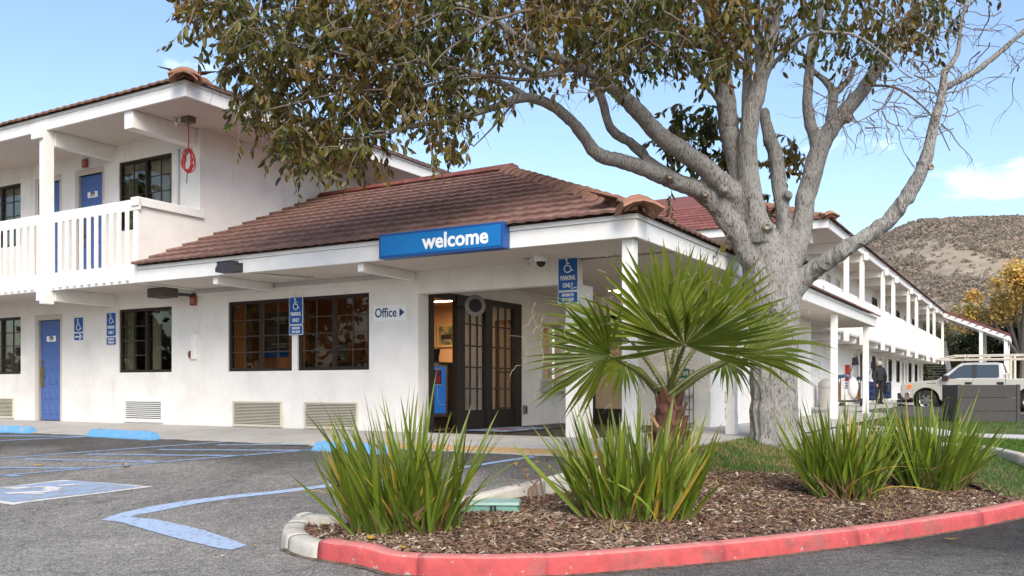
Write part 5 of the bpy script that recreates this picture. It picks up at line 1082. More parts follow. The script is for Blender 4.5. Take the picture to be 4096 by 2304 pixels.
tb = thing('tote_bag', 'dark shoulder bag hanging at the side of the standing person', 'bag', (pp.x + .30, pp.y + .05, 1.02), R(200))
q = M(); q.hexa([(-.08, -.16, 0), (.08, -.16, 0), (.08, .16, 0), (-.08, .16, 0), (-.05, -.17, .30), (.05, -.17, .30), (.05, .17, .30), (-.05, .17, .30)]); q.build('bag_body', mat('bag_dark', (.03, .035, .04), .7, bump=.5, bs=14), tb, bevel=.03); M().tube([(0, -.12, .29), (0, -.05, .5), (0, .05, .5), (0, .12, .29)], .012, 5).build('strap', BLACK, tb)

# ------------------------------------------------------------------ hill and far trees
def hill_h(x, y):
    u = x - .33 * y          # roughly the bearing of the view past the wing
    ridge = sstep(-70, 60, u)
    up = sstep(95, 430, y)
    return -2 + ridge * up * (76 + 9 * noise.noise((x * .009, y * .009, 1)) + 4 * noise.noise((x * .03, y * .03, 4))) + 1.2 * noise.noise((x * .08, y * .08, 2)) * up
def hill():
    nx, ny = 110, 90; m = M(); m.v = []
    for j in range(ny + 1):
        y = 90 + 420 * j / ny
        for i in range(nx + 1): x = -60 + 560 * i / nx; m.v.append((x, y, hill_h(x, y)))
    m.f = [(j * (nx + 1) + i, j * (nx + 1) + i + 1, (j + 1) * (nx + 1) + i + 1, (j + 1) * (nx + 1) + i) for j in range(ny) for i in range(nx)]
    o = struct(m.build('hill', mat('dry_hill_soil', (.34, .275, .205), .95, col2=(.27, .22, .165), vs=.06, ramp=(.4, .6), var=.25), smooth=True, fix=False))
    b = M(); k = 0
    while k < 11500:
        y = 100 + 330 * rnd.random() ** .7; x = rnd.uniform(.30, .66) * y + rnd.uniform(-6, 6); 
        if noise.noise((x * .03, y * .02, 7)) < -.22 and rnd.random() < .85: continue
        k += 1; z = hill_h(x, y); r = rnd.uniform(.55, 1.5) * (1 + .5 * noise.noise((x * .05, y * .05, 9))); 
        for q in range(13):
            c = rnd.uniform(0, 6.283); e = rnd.uniform(.0, 1.0); rr_ = r * math.sqrt(1 - e * e * .8) * rnd.uniform(.4, 1.0); p = Vector((x + rr_ * math.cos(c), y + rr_ * math.sin(c), z + r * e * .85)); l = r * rnd.uniform(.25, .5)
            u = Vector((rnd.gauss(0, 1), rnd.gauss(0, 1), rnd.gauss(0, .7))).normalized() * l; w_ = u.cross(Vector((rnd.gauss(0, 1), rnd.gauss(0, 1), rnd.gauss(0, 1)))).normalized() * l * .7
            b.add([p - u, p + w_, p + u, p - w_], [(0, 1, 2, 3)])
    s = b.build('scrub', mat('hill_scrub', (.33, .285, .215), .95, col2=(.43, .355, .28), vs=.09, ramp=(.42, .62), island=.3, hue=.02, var=.25, trans=.45), fix=False); s['kind'] = 'stuff'; tag(s, 'grey brown dry scrub covering the hillside', 'scrub')
hill()
def tuft_mesh(name, n, r, lw, m, seed, flat=1.0, droop=0):
    q = M(); g = random.Random(seed)
    for _ in range(n):
        d = Vector((g.gauss(0, 1), g.gauss(0, 1), g.gauss(0, 1) * flat)).normalized() * r * g.random() ** .45
        ax = Vector((g.gauss(0, 1), g.gauss(0, 1), g.gauss(0, 1) - droop)).normalized() * lw; sd = ax.orthogonal().normalized() * lw * .45
        q.add([d, d + ax * .5 + sd, d + ax, d + ax * .5 - sd], [(0, 1, 2, 3)])
    return q
def far_tree(name, lab, base, h, blobs, m, lw, trunk_r=.25, group=None, dens=420):
    t = thing(name, lab, 'tree', base, 0, group); BK = mat('far_bark', (.20, .17, .14), .9)
    tr = M().tube([(0, 0, -.5), (.1, 0, h * .3), (-.1, .1, h * .62), (0, 0, h * .85)], [trunk_r, trunk_r * .8, trunk_r * .5, trunk_r * .2], 8)
    for cx, cy, cz, r in blobs: tr.tube([(0, 0, h * .35), (cx * .5, cy * .5, h * .3 + cz * .35), (cx, cy, cz)], [trunk_r * .45, trunk_r * .3, .03], 5)
    tr.build('trunk', BK, t); cr = M()
    for cx, cy, cz, r in blobs:
        q = tuft_mesh('x', int(dens * r * r), r, lw, m, rnd.random(), .75); cr.add([(v[0] + cx, v[1] + cy, v[2] + cz) for v in q.v], q.f)
    c = cr.build('crown', m, t, fix=False); c['kind'] = 'stuff'; return t
SY = mat('sycamore_leaf', (.58, .47, .12), .7, col2=(.62, .38, .07), vs=.8, ramp=(.45, .65), island=.4, trans=.35, hue=.03); EV = mat('evergreen_leaf', (.075, .085, .028), .7, col2=(.17, .13, .04), vs=.5, ramp=(.5, .68), island=.55, trans=.25)
sp_ = PT(4060, 1500, 66); rr = random.Random(3)
bl = [(rr.uniform(-3.4, 4.5), rr.uniform(-2.5, 2.5), rr.uniform(4.8, 9.5), rr.uniform(.7, 1.35)) for _ in range(34)]
far_tree('sycamore_tree', 'yellow orange autumn tree beyond the parking at far right', (sp_.x + .5, sp_.y, .2), 9, [b_ for b_ in bl if b_[2] < 9.0 or b_[0] > -1.5], SY, .26, dens=330)
for i, (px, t_, h, lab) in enumerate(((3690, 74, 5.6, 'leftmost dark green tree behind the stair canopy'), (3800, 72, 6.0, 'dark green tree between the two pairs of canopy posts at far right'), (3960, 70, 6.6, 'tall green tree below the yellow crown at far right'), (4090, 71, 6.2, 'dark green tree at the right edge behind the truck'))):
    b0 = PT(px, 1500, t_); q = [(rr.uniform(-2.6, 2.6), rr.uniform(-1.4, 1.4), rr.uniform(.8, h), rr.uniform(.8, 1.3)) for _ in range(26)]
    far_tree('evergreen_tree', lab, (b0.x, b0.y, .2), h, q, EV, .24, .2, 'dark trees behind the far canopy', dens=300)

# ------------------------------------------------------------------ the big tree
def bark():
    m = bpy.data.materials.new('grey_bark'); m.use_nodes = True; t = m.node_tree; N = t.nodes; L = t.links.new; b = N['Principled BSDF']
    pos = N.new('ShaderNodeNewGeometry').outputs['Position']; g = N.new('ShaderNodeMapping'); g.inputs['Scale'].default_value = (1, 1, .22); L(pos, g.inputs[0])
    def nz(s, d, v=g.outputs[0], r=.6):
        n = N.new('ShaderNodeTexNoise'); n.inputs['Scale'].default_value = s; n.inputs['Detail'].default_value = d; n.inputs['Roughness'].default_value = r; n.inputs['Distortion'].default_value = .6; L(v, n.inputs[0]); return n.outputs[0]
    crack = N.new('ShaderNodeValToRGB'); e = crack.color_ramp.elements; e[0].position = .365; e[0].color = (.10, .083, .068, 1); e[1].position = .49; e[1].color = (.38, .362, .34, 1); L(nz(58, 6), crack.inputs[0])
    lich = N.new('ShaderNodeValToRGB'); e = lich.color_ramp.elements; e[0].position = .5; e[1].position = .62; L(nz(3.5, 6, pos), lich.inputs[0])
    mx_ = N.new('ShaderNodeMix'); mx_.data_type = 'RGBA'; L(lich.outputs[0], mx_.inputs['Factor']); L(crack.outputs[0], mx_.inputs['A']); mx_.inputs['B'].default_value = (.45, .44, .415, 1)
    m2 = N.new('ShaderNodeMix'); m2.data_type = 'RGBA'; m2.inputs['Factor'].default_value = .45; L(crack.outputs[0], m2.inputs['A']); L(mx_.outputs['Result'], m2.inputs['B'])
    L(m2.outputs['Result'], b.inputs['Base Color']); b.inputs['Roughness'].default_value = .9; b.inputs['Specular IOR Level'].default_value = .2
    bp = N.new('ShaderNodeBump'); bp.inputs['Strength'].default_value = 1; bp.inputs['Distance'].default_value = .05; L(nz(58, 6), bp.inputs['Height']); L(bp.outputs[0], b.inputs['Normal']); return m
BARK = bark()
LIMBS = [
 [(3105, 1840, 13, 262), (3103, 1800, 13, 228), (3098, 1740, 13, 208), (3095, 1600, 13, 198), (3095, 1430, 13, 198), (3095, 1300, 13, 212), (3085, 1150, 13, 238), (3068, 1040, 13, 210), (3030, 930, 12.95, 140)],
 [(3060, 1120, 12.95, 150), (2985, 985, 12.9, 122), (2920, 895, 12.85, 108), (2830, 782, 12.8, 98), (2680, 715, 12.6, 86), (2500, 650, 12.3, 76), (2400, 622, 12.1, 70), (2345, 560, 12, 64), (2290, 490, 11.8, 58), (2200, 420, 11.6, 52), (2100, 390, 11.4, 48), (1990, 425, 11.2, 38), (1800, 480, 11, 28), (1560, 520, 10.8, 18), (1350, 540, 10.6, 10)],
 [(2110, 392, 11.4, 40), (2000, 330, 11.2, 32), (1800, 270, 11, 24), (1500, 230, 10.8, 15), (1250, 240, 10.6, 9)],
 [(2690, 715, 12.6, 60), (2600, 650, 12.55, 56), (2545, 590, 12.5, 52), (2440, 510, 12.4, 48), (2410, 400, 12.3, 44), (2370, 300, 12.2, 40), (2330, 150, 12.1, 34), (2290, -50, 12, 28), (2240, -250, 11.9, 18)],
 [(3040, 1000, 12.95, 130), (2960, 822, 12.85, 110), (2880, 725, 12.7, 105), (2780, 640, 12.5, 95), (2640, 540, 12.2, 88), (2500, 395, 11.8, 78), (2400, 304, 11.5, 70), (2290, 262, 11.3, 58), (2150, 200, 11.1, 46), (2060, 140, 11, 38), (1950, 60, 10.9, 30), (1800, 10, 10.8, 20), (1600, -30, 10.7, 12)],
 [(2300, 265, 11.3, 40), (2180, 300, 11.1, 30), (2000, 250, 10.9, 22), (1700, 330, 10.7, 14), (1400, 400, 10.5, 8)],
 [(3020, 930, 12.95, 105), (2958, 740, 12.9, 104), (2924, 552, 12.8, 102), (2904, 414, 12.7, 96), (2876, 207, 12.6, 94), (2842, 0, 12.5, 86), (2815, -200, 12.4, 66), (2800, -420, 12.3, 40)],
 [(2870, 180, 12.6, 66), (2800, 172, 12.55, 60), (2735, 162, 12.5, 52), (2660, 118, 12.4, 42), (2600, 60, 12.3, 28), (2500, 0, 12.1, 16)],
 [(3040, 960, 12.8, 120), (2995, 700, 12.7, 104), (2990, 560, 12.6, 96), (3020, 400, 12.5, 85), (3070, 220, 12.5, 74), (3095, 60, 12.5, 70), (3105, -150, 12.4, 56), (3120, -400, 12.4, 34)],
 [(2980, 540, 12.85, 50), (2986, 420, 12.9, 48), (2990, 200, 13, 42), (2990, 0, 13, 42), (2995, -180, 13, 34)],
 [(3040, 330, 12.75, 40), (3032, 180, 12.9, 36), (3028, -60, 12.9, 32)],
 [(3140, 1010, 13.1, 84), (3130, 850, 13.2, 74), (3105, 640, 13.3, 74), (3075, 540, 13.3, 64), (3055, 440, 13.4, 48)],
 [(3130, 1150, 13.05, 150), (3190, 970, 13.1, 116), (3222, 800, 13.1, 98), (3265, 640, 13.1, 98), (3297, 545, 13.1, 92)],
 [(3275, 600, 13.1, 74), (3243, 500, 13.1, 60), (3228, 414, 13.1, 52), (3238, 276, 13.1, 48), (3256, 138, 13.1, 46), (3290, 0, 13.1, 40), (3310, -160, 13.1, 32)],
 [(3290, 570, 13.1, 92), (3350, 480, 13.05, 80), (3435, 380, 13, 72), (3532, 241, 12.9, 62), (3573, 138, 12.9, 54), (3677, 35, 12.8, 44), (3780, -90, 12.7, 30)],
 [(3320, 500, 13.15, 52), (3331, 386, 13.3, 46), (3318, 345, 13.4, 38), (3262, 290, 13.5, 30), (3190, 255, 13.5, 22)],
 [(3331, 386, 13.3, 34), (3400, 310, 13.3, 30), (3420, 240, 13.3, 20)],
 [(3110, 1250, 12.95, 160), (3170, 1160, 12.9, 118), (3230, 1100, 12.8, 100), (3300, 1050, 12.6, 88), (3383, 993, 12.4, 80), (3500, 925, 12.3, 76), (3580, 850, 12.2, 74), (3640, 770, 12.1, 74), (3697, 656, 12, 64), (3732, 518, 12, 52), (3766, 380, 12, 42), (3780, 276, 12, 34)],
 [(3770, 355, 12, 36), (3884, 297, 11.9, 32), (3987, 221, 11.8, 30), (4096, 124, 11.7, 26), (4250, 20, 11.6, 18)],
 [(3780, 285, 12, 30), (3830, 210, 12, 24), (3850, 70, 12, 20), (3900, -60, 12, 14)],
 [(3080, 270, 12.45, 28), (3160, 190, 12.2, 24), (3235, 138, 12.0, 22), (3340, 130, 11.9, 20), (3440, 150, 11.8, 18), (3550, 230, 11.7, 14), (3640, 290, 11.6, 10), (3700, 325, 11.5, 7)],
 [(2950, 500, 12.75, 30), (2870, 400, 12.6, 24), (2780, 290, 12.4, 22), (2720, 175, 12.3, 18)],
]
TREE = thing('shade_tree', 'large pale barked tree with spreading limbs in front of the office roof', 'tree', (0, 0, 0))
tb0 = PT(3105, 1840, 13); TREE.location = (tb0.x, tb0.y, .28)
def cr(pts, n=4):
    out = []
    for i in range(len(pts) - 1):
        p0, p1, p2, p3 = pts[max(i - 1, 0)], pts[i], pts[i + 1], pts[min(i + 2, len(pts) - 1)]
        for k in range(n):
            t = k / n; out.append(tuple(.5 * ((2 * b_) + (c - a_) * t + (2 * a_ - 5 * b_ + 4 * c - d) * t * t + (3 * b_ - a_ - 3 * c + d) * t ** 3) for a_, b_, c, d in zip(p0, p1, p2, p3)))
    out.append(pts[-1]); return out
def tree_wood():
    m = M()
    for li in LIMBS:
        q = cr(li, 4); path, rad = [], []
        for k, (x, y, t, w) in enumerate(q):
            p = PT(x, y, t) - TREE.location; r = w * t / FPX / 2 * (.94 if li is LIMBS[0] else .80)
            j = (.03 if li is LIMBS[0] else .12) * r; path.append(p + Vector((noise.noise((k * .7, x * .01, 1)), noise.noise((k * .7, x * .01, 5)), noise.noise((k * .7, x * .01, 9)))) * j * 2); rad.append(r * (1 + .06 * noise.noise((k * .9, x * .02, 3))))
        m.tube(path, rad, 14)
    for px, py, t, r in ((3068, 905, 12.62, .085), (2820, 775, 12.55, .055), (2680, 705, 12.38, .055), (3125, 1230, 12.6, .13), (3155, 780, 13.05, .06), (3690, 650, 11.95, .035), (3075, 75, 12.35, .05), (2900, 760, 12.5, .045), (3400, 470, 12.85, .045)):
        c = PT(px, py, t) - TREE.location; m.tube([c + Vector((0, .12, 0)), c + Vector((0, -.02, 0)), c + Vector((0, -.05, 0))], [r * 1.5, r, r * .7], 10)
    for k in range(7):
        a_ = k * .9 + .3; c = Vector((0, 0, -.05)); m.tube([c + Vector((0, 0, .45)), c + Vector((.38 * math.cos(a_), .38 * math.sin(a_), .08)), c + Vector((.62 * math.cos(a_), .62 * math.sin(a_), -.06))], [.2, .13, .05], 8)
    me = m.mesh('wood'); o = bpy.data.objects.new('tmp', me); COL.objects.link(o)
    md = o.modifiers.new('r', 'REMESH'); md.mode = 'VOXEL'; md.voxel_size = .019; md.use_smooth_shade = True
    sm = o.modifiers.new('s', 'SMOOTH'); sm.iterations = 4; sm.factor = .5
    dg = bpy.context.evaluated_depsgraph_get(); me2 = bpy.data.meshes.new_from_object(o.evaluated_get(dg)); bpy.data.objects.remove(o)
    nrm = [v.normal.copy() for v in me2.vertices]
    for v, n_ in zip(me2.vertices, nrm):
        c = v.co; d = noise.noise((c.x * 9, c.y * 9, c.z * 2.2)); d2 = noise.noise((c.x * 22, c.y * 22, c.z * 5)); f = 1 if c.z < 3.6 else .45
        v.co = c + n_ * (.016 * (.6 - abs(d) * 2.6) + .007 * d2) * f
    me2.materials.clear(); me2.materials.append(BARK)
    for p in me2.polygons: p.use_smooth = True
    obj('trunk', me2, TREE)
tree_wood()
cutm = mat('cut_wood', (.30, .25, .20), .9, var=.3, vs=30)
for px, py, t, r in ((3068, 905, 12.48, .055), (2820, 775, 12.45, .04), (2680, 705, 12.28, .04), (3725, 668, 11.93, .045)):
    c = PT(px, py, t) - TREE.location; M().lathe([(r, 0), (r * .7, -.012), (r * .5, .006), (.002, .0)], 14, (0, 0, 0), 'y').build('pruning_scar', cutm, TREE, c, (R(8), 0, R(10)), smooth=True)
LEAFM = mat('tree_leaf', (.085, .108, .02), .42, col2=(.25, .16, .026), vs=.9, ramp=(.42, .66), island=.55, trans=.5, hue=.045, spec=.5)
LEAFO = mat('tree_leaf_near', (.085, .115, .02), .4, col2=(.24, .155, .025), vs=.9, ramp=(.42, .68), rand=.5, trans=.42, hue=.04, spec=.5)
TWIG = mat('twig_bark', (.16, .125, .095), .9)
R1 = [(430, -30), (470, 40), (452, 95), (560, 135), (585, 175), (560, 205), (585, 290), (650, 330), (700, 385), (745, 445), (830, 412), (900, 430), (955, 378), (1010, 395), (1105, 400), (1250, 372), (1290, 330), (1230, 290), (1300, 215), (1400, 225), (1500, 235), (1590, 200), (1700, 205), (1790, 240), (1860, 190), (1880, -30)]
R1B = [(1230, -30), (1890, -30), (1870, 190), (1790, 225), (1700, 195), (1590, 190), (1500, 215), (1400, 210), (1290, 190)]
R2 = [(1690, 300), (1760, 290), (1830, 330), (1870, 420), (1860, 500), (1780, 430), (1680, 420), (1660, 400)]
R3 = [(1940, 370), (2010, 380), (2020, 440), (1960, 470), (1960, 600), (1930, 600), (1930, 420)]
R4 = [(1880, -30), (2480, -30), (2440, 60), (2300, 140), (2180, 190), (2050, 150), (1900, 160)]
R5 = [(430, -30), (1880, -30), (2400, -30), (2300, -330), (1900, -420), (1000, -420), (560, -250)]
R6 = [(560, 270), (660, 330), (600, 330), (540, 290)]
LV, TW = [], M()
def spray(X, Y, t, L, nl, lf=.115, droop=.8, drift=None):
    p = PT(X * 1.59, Y * 1.59, t); d = Vector((rnd.gauss(-.05, .7), rnd.gauss(0, .7), rnd.gauss(-droop * .5, .5))).normalized() if drift is None else Vector(drift).normalized()
    pts = [p]; 
    for k in range(5): d = (d + Vector((rnd.gauss(0, .18), rnd.gauss(0, .18), -droop * .16 + rnd.gauss(0, .1)))).normalized(); pts.append(pts[-1] + d * L / 5)
    TW.tube([q - TREE.location for q in pts], [.007, .006, .005, .0045, .0035, .002], 3, cap=False)
    for k in range(nl):
        u = (k + .7) / nl * 5; i = min(4, int(u)); q = pts[i].lerp(pts[i + 1], u - i)
        ax = (d * .35 + Vector((rnd.gauss(0, .55), rnd.gauss(0, .55), rnd.gauss(-.75, .35)))).normalized(); LV.append((q, ax, lf * rnd.uniform(.65, 1.25)))
def fill(poly, n, t0, t1, L=.5, nl=11, lf=.115, hole=None, droop=.8):
    xs = [p[0] for p in poly]; ys = [p[1] for p in poly]; k = 0
    while k < n:
        X, Y = rnd.uniform(min(xs), max(xs)), rnd.uniform(min(ys), max(ys))
        if not inside(X, Y, poly): continue
        if hole and rnd.random() > hole(X, Y): continue
        k += 1; spray(X + (18 if X < 900 else 0), Y - 40, rnd.uniform(t0, t1), L * rnd.uniform(.6, 1.2), nl + rnd.randint(-3, 3), lf, droop)
def dens(X, Y):
    d = 1 if X < 1180 else .62
    if math.hypot((X - 815) / 28, (Y - 278) / 24) < 1: return 0
    if X > 960 and Y > 290: d *= .45
    if X > 1250 and Y > 120: d *= .7
    if 1150 < X < 1500 and Y > 130: d *= .55
    return d * (1 if noise.noise((X * .011, Y * .011, 2)) > -.18 else .3)
fill(R1, 1280, 10.0, 12.2, hole=dens); fill(R1B, 300, 11.4, 13.2); fill(R2, 120, 12.9, 13.7, .4, 9, .13); fill(R3, 40, 13.2, 13.8, .35, 8, .12); fill(R4, 250, 11.9, 13.4, .5, 8, .12, droop=1.0); fill(R5, 420, 9.6, 13.5, .7, 11)
for X, Y, n in ((1690, 475, 7), (1700, 560, 8), (1830, 590, 5), (1840, 660, 5), (1680, 490, 4), (735, 425, 6), (600, 320, 5), (955, 390, 6)): spray(X, Y, 12.6 if X > 1500 else 10.6, .38, n, .13, 1.0, (rnd.uniform(-.3, .3), 0, -1))
for k in range(260):                    # bare, knotted twigs inside the crown and at right
    if k < 150: X, Y, t = rnd.uniform(620, 1700), rnd.uniform(0, 330), rnd.uniform(10, 11.8)
    elif k < 215: X, Y, t = rnd.uniform(2090, 2420), rnd.uniform(170, 330), rnd.uniform(11.8, 12.6)
    else: X, Y, t = rnd.uniform(2300, 2560), rnd.uniform(0, 200), rnd.uniform(11.6, 12.4)
    if k < 150 and not inside(X, Y, R1): continue
    p = PT(X * 1.59, Y * 1.59, t); d = Vector((rnd.gauss(0, .9), rnd.gauss(0, .5), rnd.gauss(-.1 if k < 150 else -.35, .6))).normalized(); pts = [p]; L = rnd.uniform(.35, .95) if k < 150 else rnd.uniform(.3, .8)
    for q in range(7):
        d = (d + Vector((rnd.gauss(0, .32), rnd.gauss(0, .3), rnd.gauss(-.05, .3)))).normalized(); pts.append(pts[-1] + d * L / 7)
        if q > 1 and rnd.random() < .55: e = (d + Vector((rnd.gauss(0, .8), rnd.gauss(0, .6), rnd.gauss(-.2, .8)))).normalized(); TW.tube([pts[-1] - TREE.location, pts[-1] + e * L * .2 - TREE.location, pts[-1] + e * L * .32 + Vector((0, 0, -.04)) - TREE.location], [.004, .003, .002], 3, cap=False)
    w = rnd.uniform(.006, .012); TW.tube([q - TREE.location for q in pts], [w * (1 - .1 * i) for i in range(8)], 4, cap=False)
def bough(pts, r0, r1):
    q = cr([(*PT(x * 1.59, y * 1.59, t), 0) for x, y, t in pts], 4); n = len(q); TW.tube([Vector(p[:3]) - TREE.location for p in q], [r0 + (r1 - r0) * i / n for i in range(n)], 5, cap=False)
for pts, r0, r1 in (([(1490, 60, 10.9), (1420, 50, 10.7), (1330, 25, 10.5), (1240, 48, 10.3), (1150, 20, 10.2), (1060, 60, 10.1)], .03, .012), ([(1240, 48, 10.3), (1180, 90, 10.2), (1120, 130, 10.2), (1080, 175, 10.1)], .02, .006), ([(1330, 240, 11.4), (1250, 270, 11.2), (1150, 300, 11), (1060, 310, 10.8), (960, 340, 10.6), (860, 350, 10.4)], .035, .008), ([(1300, 250, 11.3), (1240, 320, 11.3), (1190, 370, 11.3)], .016, .005), ([(2190, 215, 12.7), (2250, 220, 12.5), (2300, 250, 12.3), (2350, 300, 12.2), (2390, 380, 12.1)], .022, .006), ([(2250, 220, 12.5), (2230, 260, 12.4), (2190, 290, 12.3), (2130, 320, 12.2)], .014, .004), ([(1000, 120, 10.6), (900, 140, 10.5), (800, 120, 10.4), (700, 100, 10.3), (600, 60, 10.2)], .02, .006), ([(1420, 165, 11.2), (1330, 200, 11), (1200, 190, 10.8), (1050, 220, 10.6), (880, 230, 10.4), (740, 260, 10.3), (660, 280, 10.2)], .028, .006)): bough(pts, r0, r1)
o = TW.build('twig', TWIG, TREE, fix=False); o['kind'] = 'stuff'
def leaf_geo(L, w):
    vs = []
    for u, v in ((0, 0), (.25, .8), (.55, 1), (.82, .55), (1, 0)):
        z = .22 * L * math.sin(u * 1.6) ** 2
        vs += [(u * L, -v * w / 2, -z + v * w * .18), (u * L, 0, -z), (u * L, v * w / 2, -z + v * w * .18)]
    fs = []
    for i in range(4): k = 3 * i; fs += [(k, k + 3, k + 4, k + 1), (k + 1, k + 4, k + 5, k + 2)]
    return vs, fs
LG = leaf_geo(1, .42); near = []
LV.sort(key=lambda l: (0 if -300 < (HYP - (l[0].z - EYE) / l[0].y * FPX) and abs(l[0].x / l[0].y) < .58 else 50) + l[0].y)
lme = bpy.data.meshes.new('leaf'); lme.from_pydata(LG[0], [], LG[1]); lme.materials.append(LEAFO)
for p in lme.polygons: p.use_smooth = True
FOL = M()
for i, (q, ax, s) in enumerate(LV):
    sd = ax.cross(Vector((rnd.gauss(0, 1), rnd.gauss(0, 1), rnd.gauss(0, .6)))).normalized(); up = ax.cross(sd); mt = Matrix((ax, sd, up)).transposed()
    if i < 300: o = obj('leaf', lme, TREE, q - TREE.location, mt.to_euler()); o.scale = (s, s, s)
    else: FOL.add([mt @ Vector(v) * s + q - TREE.location for v in LG[0]], LG[1])
o = FOL.build('foliage', LEAFM, TREE, fix=False, smooth=True); o['kind'] = 'stuff'

# ------------------------------------------------------------------ fan palm
pb = ON(2690, 1905, h_bed); PALM = thing('fan_palm', 'young fan palm with spiky green leaves and shaggy red brown trunk', 'palm tree', pb)
PT0 = 9.1
def pl(X, Y, t): return PT(X * 1.59, Y * 1.59, t) - pb
PG = mat('palm_blade', (.125, .175, .016), .42, col2=(.19, .225, .028), vs=5, ramp=(.4, .6), trans=.42, rand=.15, spec=.5); PETI = mat('palm_petiole', (.085, .09, .02), .4, var=.2, vs=8); FIB = mat('palm_fibre', (.55, .44, .28), .8)
BOOT = mat('palm_boot', (.10, .040, .026), .75, var=.35, vs=14, rand=.35, bump=.6, bs=40); HUSK = mat('palm_husk', (.30, .19, .10), .8, rand=.2)
cb, ct = pl(1690, 1205, PT0), pl(1682, 1000, PT0)
M().tube([cb - Vector((0, 0, .1)), cb.lerp(ct, .4), cb.lerp(ct, .85), ct], [.21, .17, .14, .09], 14).build('trunk', BOOT, PALM, smooth=True)
for i in range(44):
    u = i / 44 * 1.0; an = i * 2.4; r = .20 - .10 * u; c = cb.lerp(ct, u * .97); d = Vector((math.cos(an), math.sin(an), 0)); s = Vector((-d.y, d.x, 0)); w = .085 - .03 * u; h = .12 + .07 * rnd.random(); o_ = .02 + .07 * rnd.random()
    M().hexa([c + d * (r - .05) - s * w, c + d * (r - .05) + s * w, c + d * (r + .0) + s * w, c + d * (r + .0) - s * w, c + d * (r + o_ - .03) - s * w * .4 + Vector((0, 0, h)), c + d * (r + o_ - .03) + s * w * .4 + Vector((0, 0, h)), c + d * (r + o_) + s * w * .35 + Vector((0, 0, h)), c + d * (r + o_) - s * w * .35 + Vector((0, 0, h))]).build('leaf_base', BOOT if i % 5 else HUSK, PALM, bevel=.006)
FB = M()
def frond(hub, root, A_, Nn, rad, spread, ns, droop=.12, cup=.18, seed=0):
    g = random.Random(seed); A_ = Vector(A_).normalized(); Nn = Vector(Nn); Nn = (Nn - A_ * Nn.dot(A_)).normalized(); S = Nn.cross(A_)
    f = bpy.data.objects.new('frond', None); COL.objects.link(f); f.parent = PALM
    mid = root.lerp(hub, .5) + Vector((0, 0, .04)); pt = M().tube(cr([(*root, 0), (*mid, 0), (*hub, 0)], 5) and [Vector(p[:3]) for p in cr([(*root, 0), (*mid, 0), (*hub, 0)], 5)], [.032 - .0016 * i for i in range(11)], 6)
    dv = (hub - root).normalized(); sd = dv.cross(Vector((0, 1, 0))).normalized()
    for i in range(14):
        c = root.lerp(hub, .12 + .06 * i) + Vector((0, 0, .03))
        for sg in (1, -1): q = c + sd * sg * .022; pt.add([q - dv * .008, q + dv * .008, q + sd * sg * .018 + dv * .012 + Vector((0, -.004, 0))], [(0, 1, 2)])
    pt.build('petiole', PETI, f, smooth=True)
    b = M(); dth = spread / ns
    for i in range(ns):
        th = -spread / 2 + dth * (i + .5) + g.uniform(-.03, .03); d = A_ * math.cos(th) + S * math.sin(th); e = -A_ * math.sin(th) + S * math.cos(th)
        L = rad * (.60 + .40 * max(0, math.cos(th * .62))) * g.uniform(.82, 1.08); vs = []; tipd = g.uniform(.6, 1.6) * droop; side = g.gauss(0, .05)
        for u in (.02, .28, .54, .68, .82, .93, 1.0):
            w = L * u * math.tan(dth / 2) * 1.02 if u <= .54 else L * .54 * math.tan(dth / 2) * (1 - ((u - .54) / .46) ** 1.15)
            p = hub + d * L * u + Nn * (cup * L * u * (1 - u * .6)) + e * side * u * u * L + Vector((0, 0, -tipd * L * max(0, u - .45) ** 2 * 1.8))
            ww = max(w, .0015); vs += [p - e * ww + Nn * ww * 1.0, p, p + e * ww + Nn * ww * 1.0]
        fs = []
        for k in range(6): q = 3 * k; fs += [(q, q + 3, q + 4, q + 1), (q + 1, q + 4, q + 5, q + 2)]
        b.add(vs, fs)
        if g.random() < .45:
            p = Vector(vs[3 * g.choice((3, 4, 6)) + 1]); pts = [p]; dd = (d + Vector((g.gauss(0, .7), g.gauss(0, .6), g.gauss(0, .7)))).normalized()
            for _ in range(6): dd = (dd + Vector((g.gauss(0, .5), g.gauss(0, .4), g.gauss(-.12, .5)))).normalized(); pts.append(pts[-1] + dd * g.uniform(.02, .045))
            FB.tube(pts, .0014, 3, cap=False)
    b.build('blade', PG, f, smooth=False, fix=False)
top = ct + Vector((0, 0, .0))
for hub, A_, Nn, rad, sp, ns, dr, seed in (
    (pl(1722, 868, 8.75), (.08, -.80, .52), (.02, -.52, -.80), 1.05, R(214), 32, .08, 1),
    (pl(1668, 852, 9.35), (-.22, .0, 1), (.1, -1, .0), 1.04, R(150), 24, .06, 2),
    (pl(1532, 893, 8.8), (-1, -.15, .14), (-.1, -.8, -.5), .86, R(172), 24, .14, 3),
    (pl(1862, 895, 8.9), (1, -.2, .26), (-.15, -.72, .62), .90, R(118), 18, .16, 4),
    (pl(1775, 842, 9.5), (.72, .0, .80), (-.1, -1, .1), 1.0, R(105), 18, .08, 5),
    (pl(1590, 862, 9.4), (-1, .0, .16), (.25, -.8, .55), 1.05, R(64), 13, .14, 6),
    (pl(1705, 842, 9.6), (.16, .1, 1), (0, -1, .1), 1.0, R(112), 18, .08, 7),
    (pl(1820, 905, 9.2), (.85, -.1, -.5), (.1, -.8, .6), .45, R(190), 20, .3, 8),
    (pl(1570, 910, 9.2), (-.5, -.1, -.85), (-.1, -.9, .3), .42, R(190), 20, .3, 9)):
    frond(hub, top + Vector((rnd.uniform(-.05, .05), rnd.uniform(-.05, .05), rnd.uniform(-.06, .03))), A_, Nn, rad, sp, ns, dr, seed=seed)
spb = pl(1720, 800, 9.5)
frond(spb, top, (.06, .05, 1), (0, -1, 0), .80, R(26), 14, .02, .02, 21)
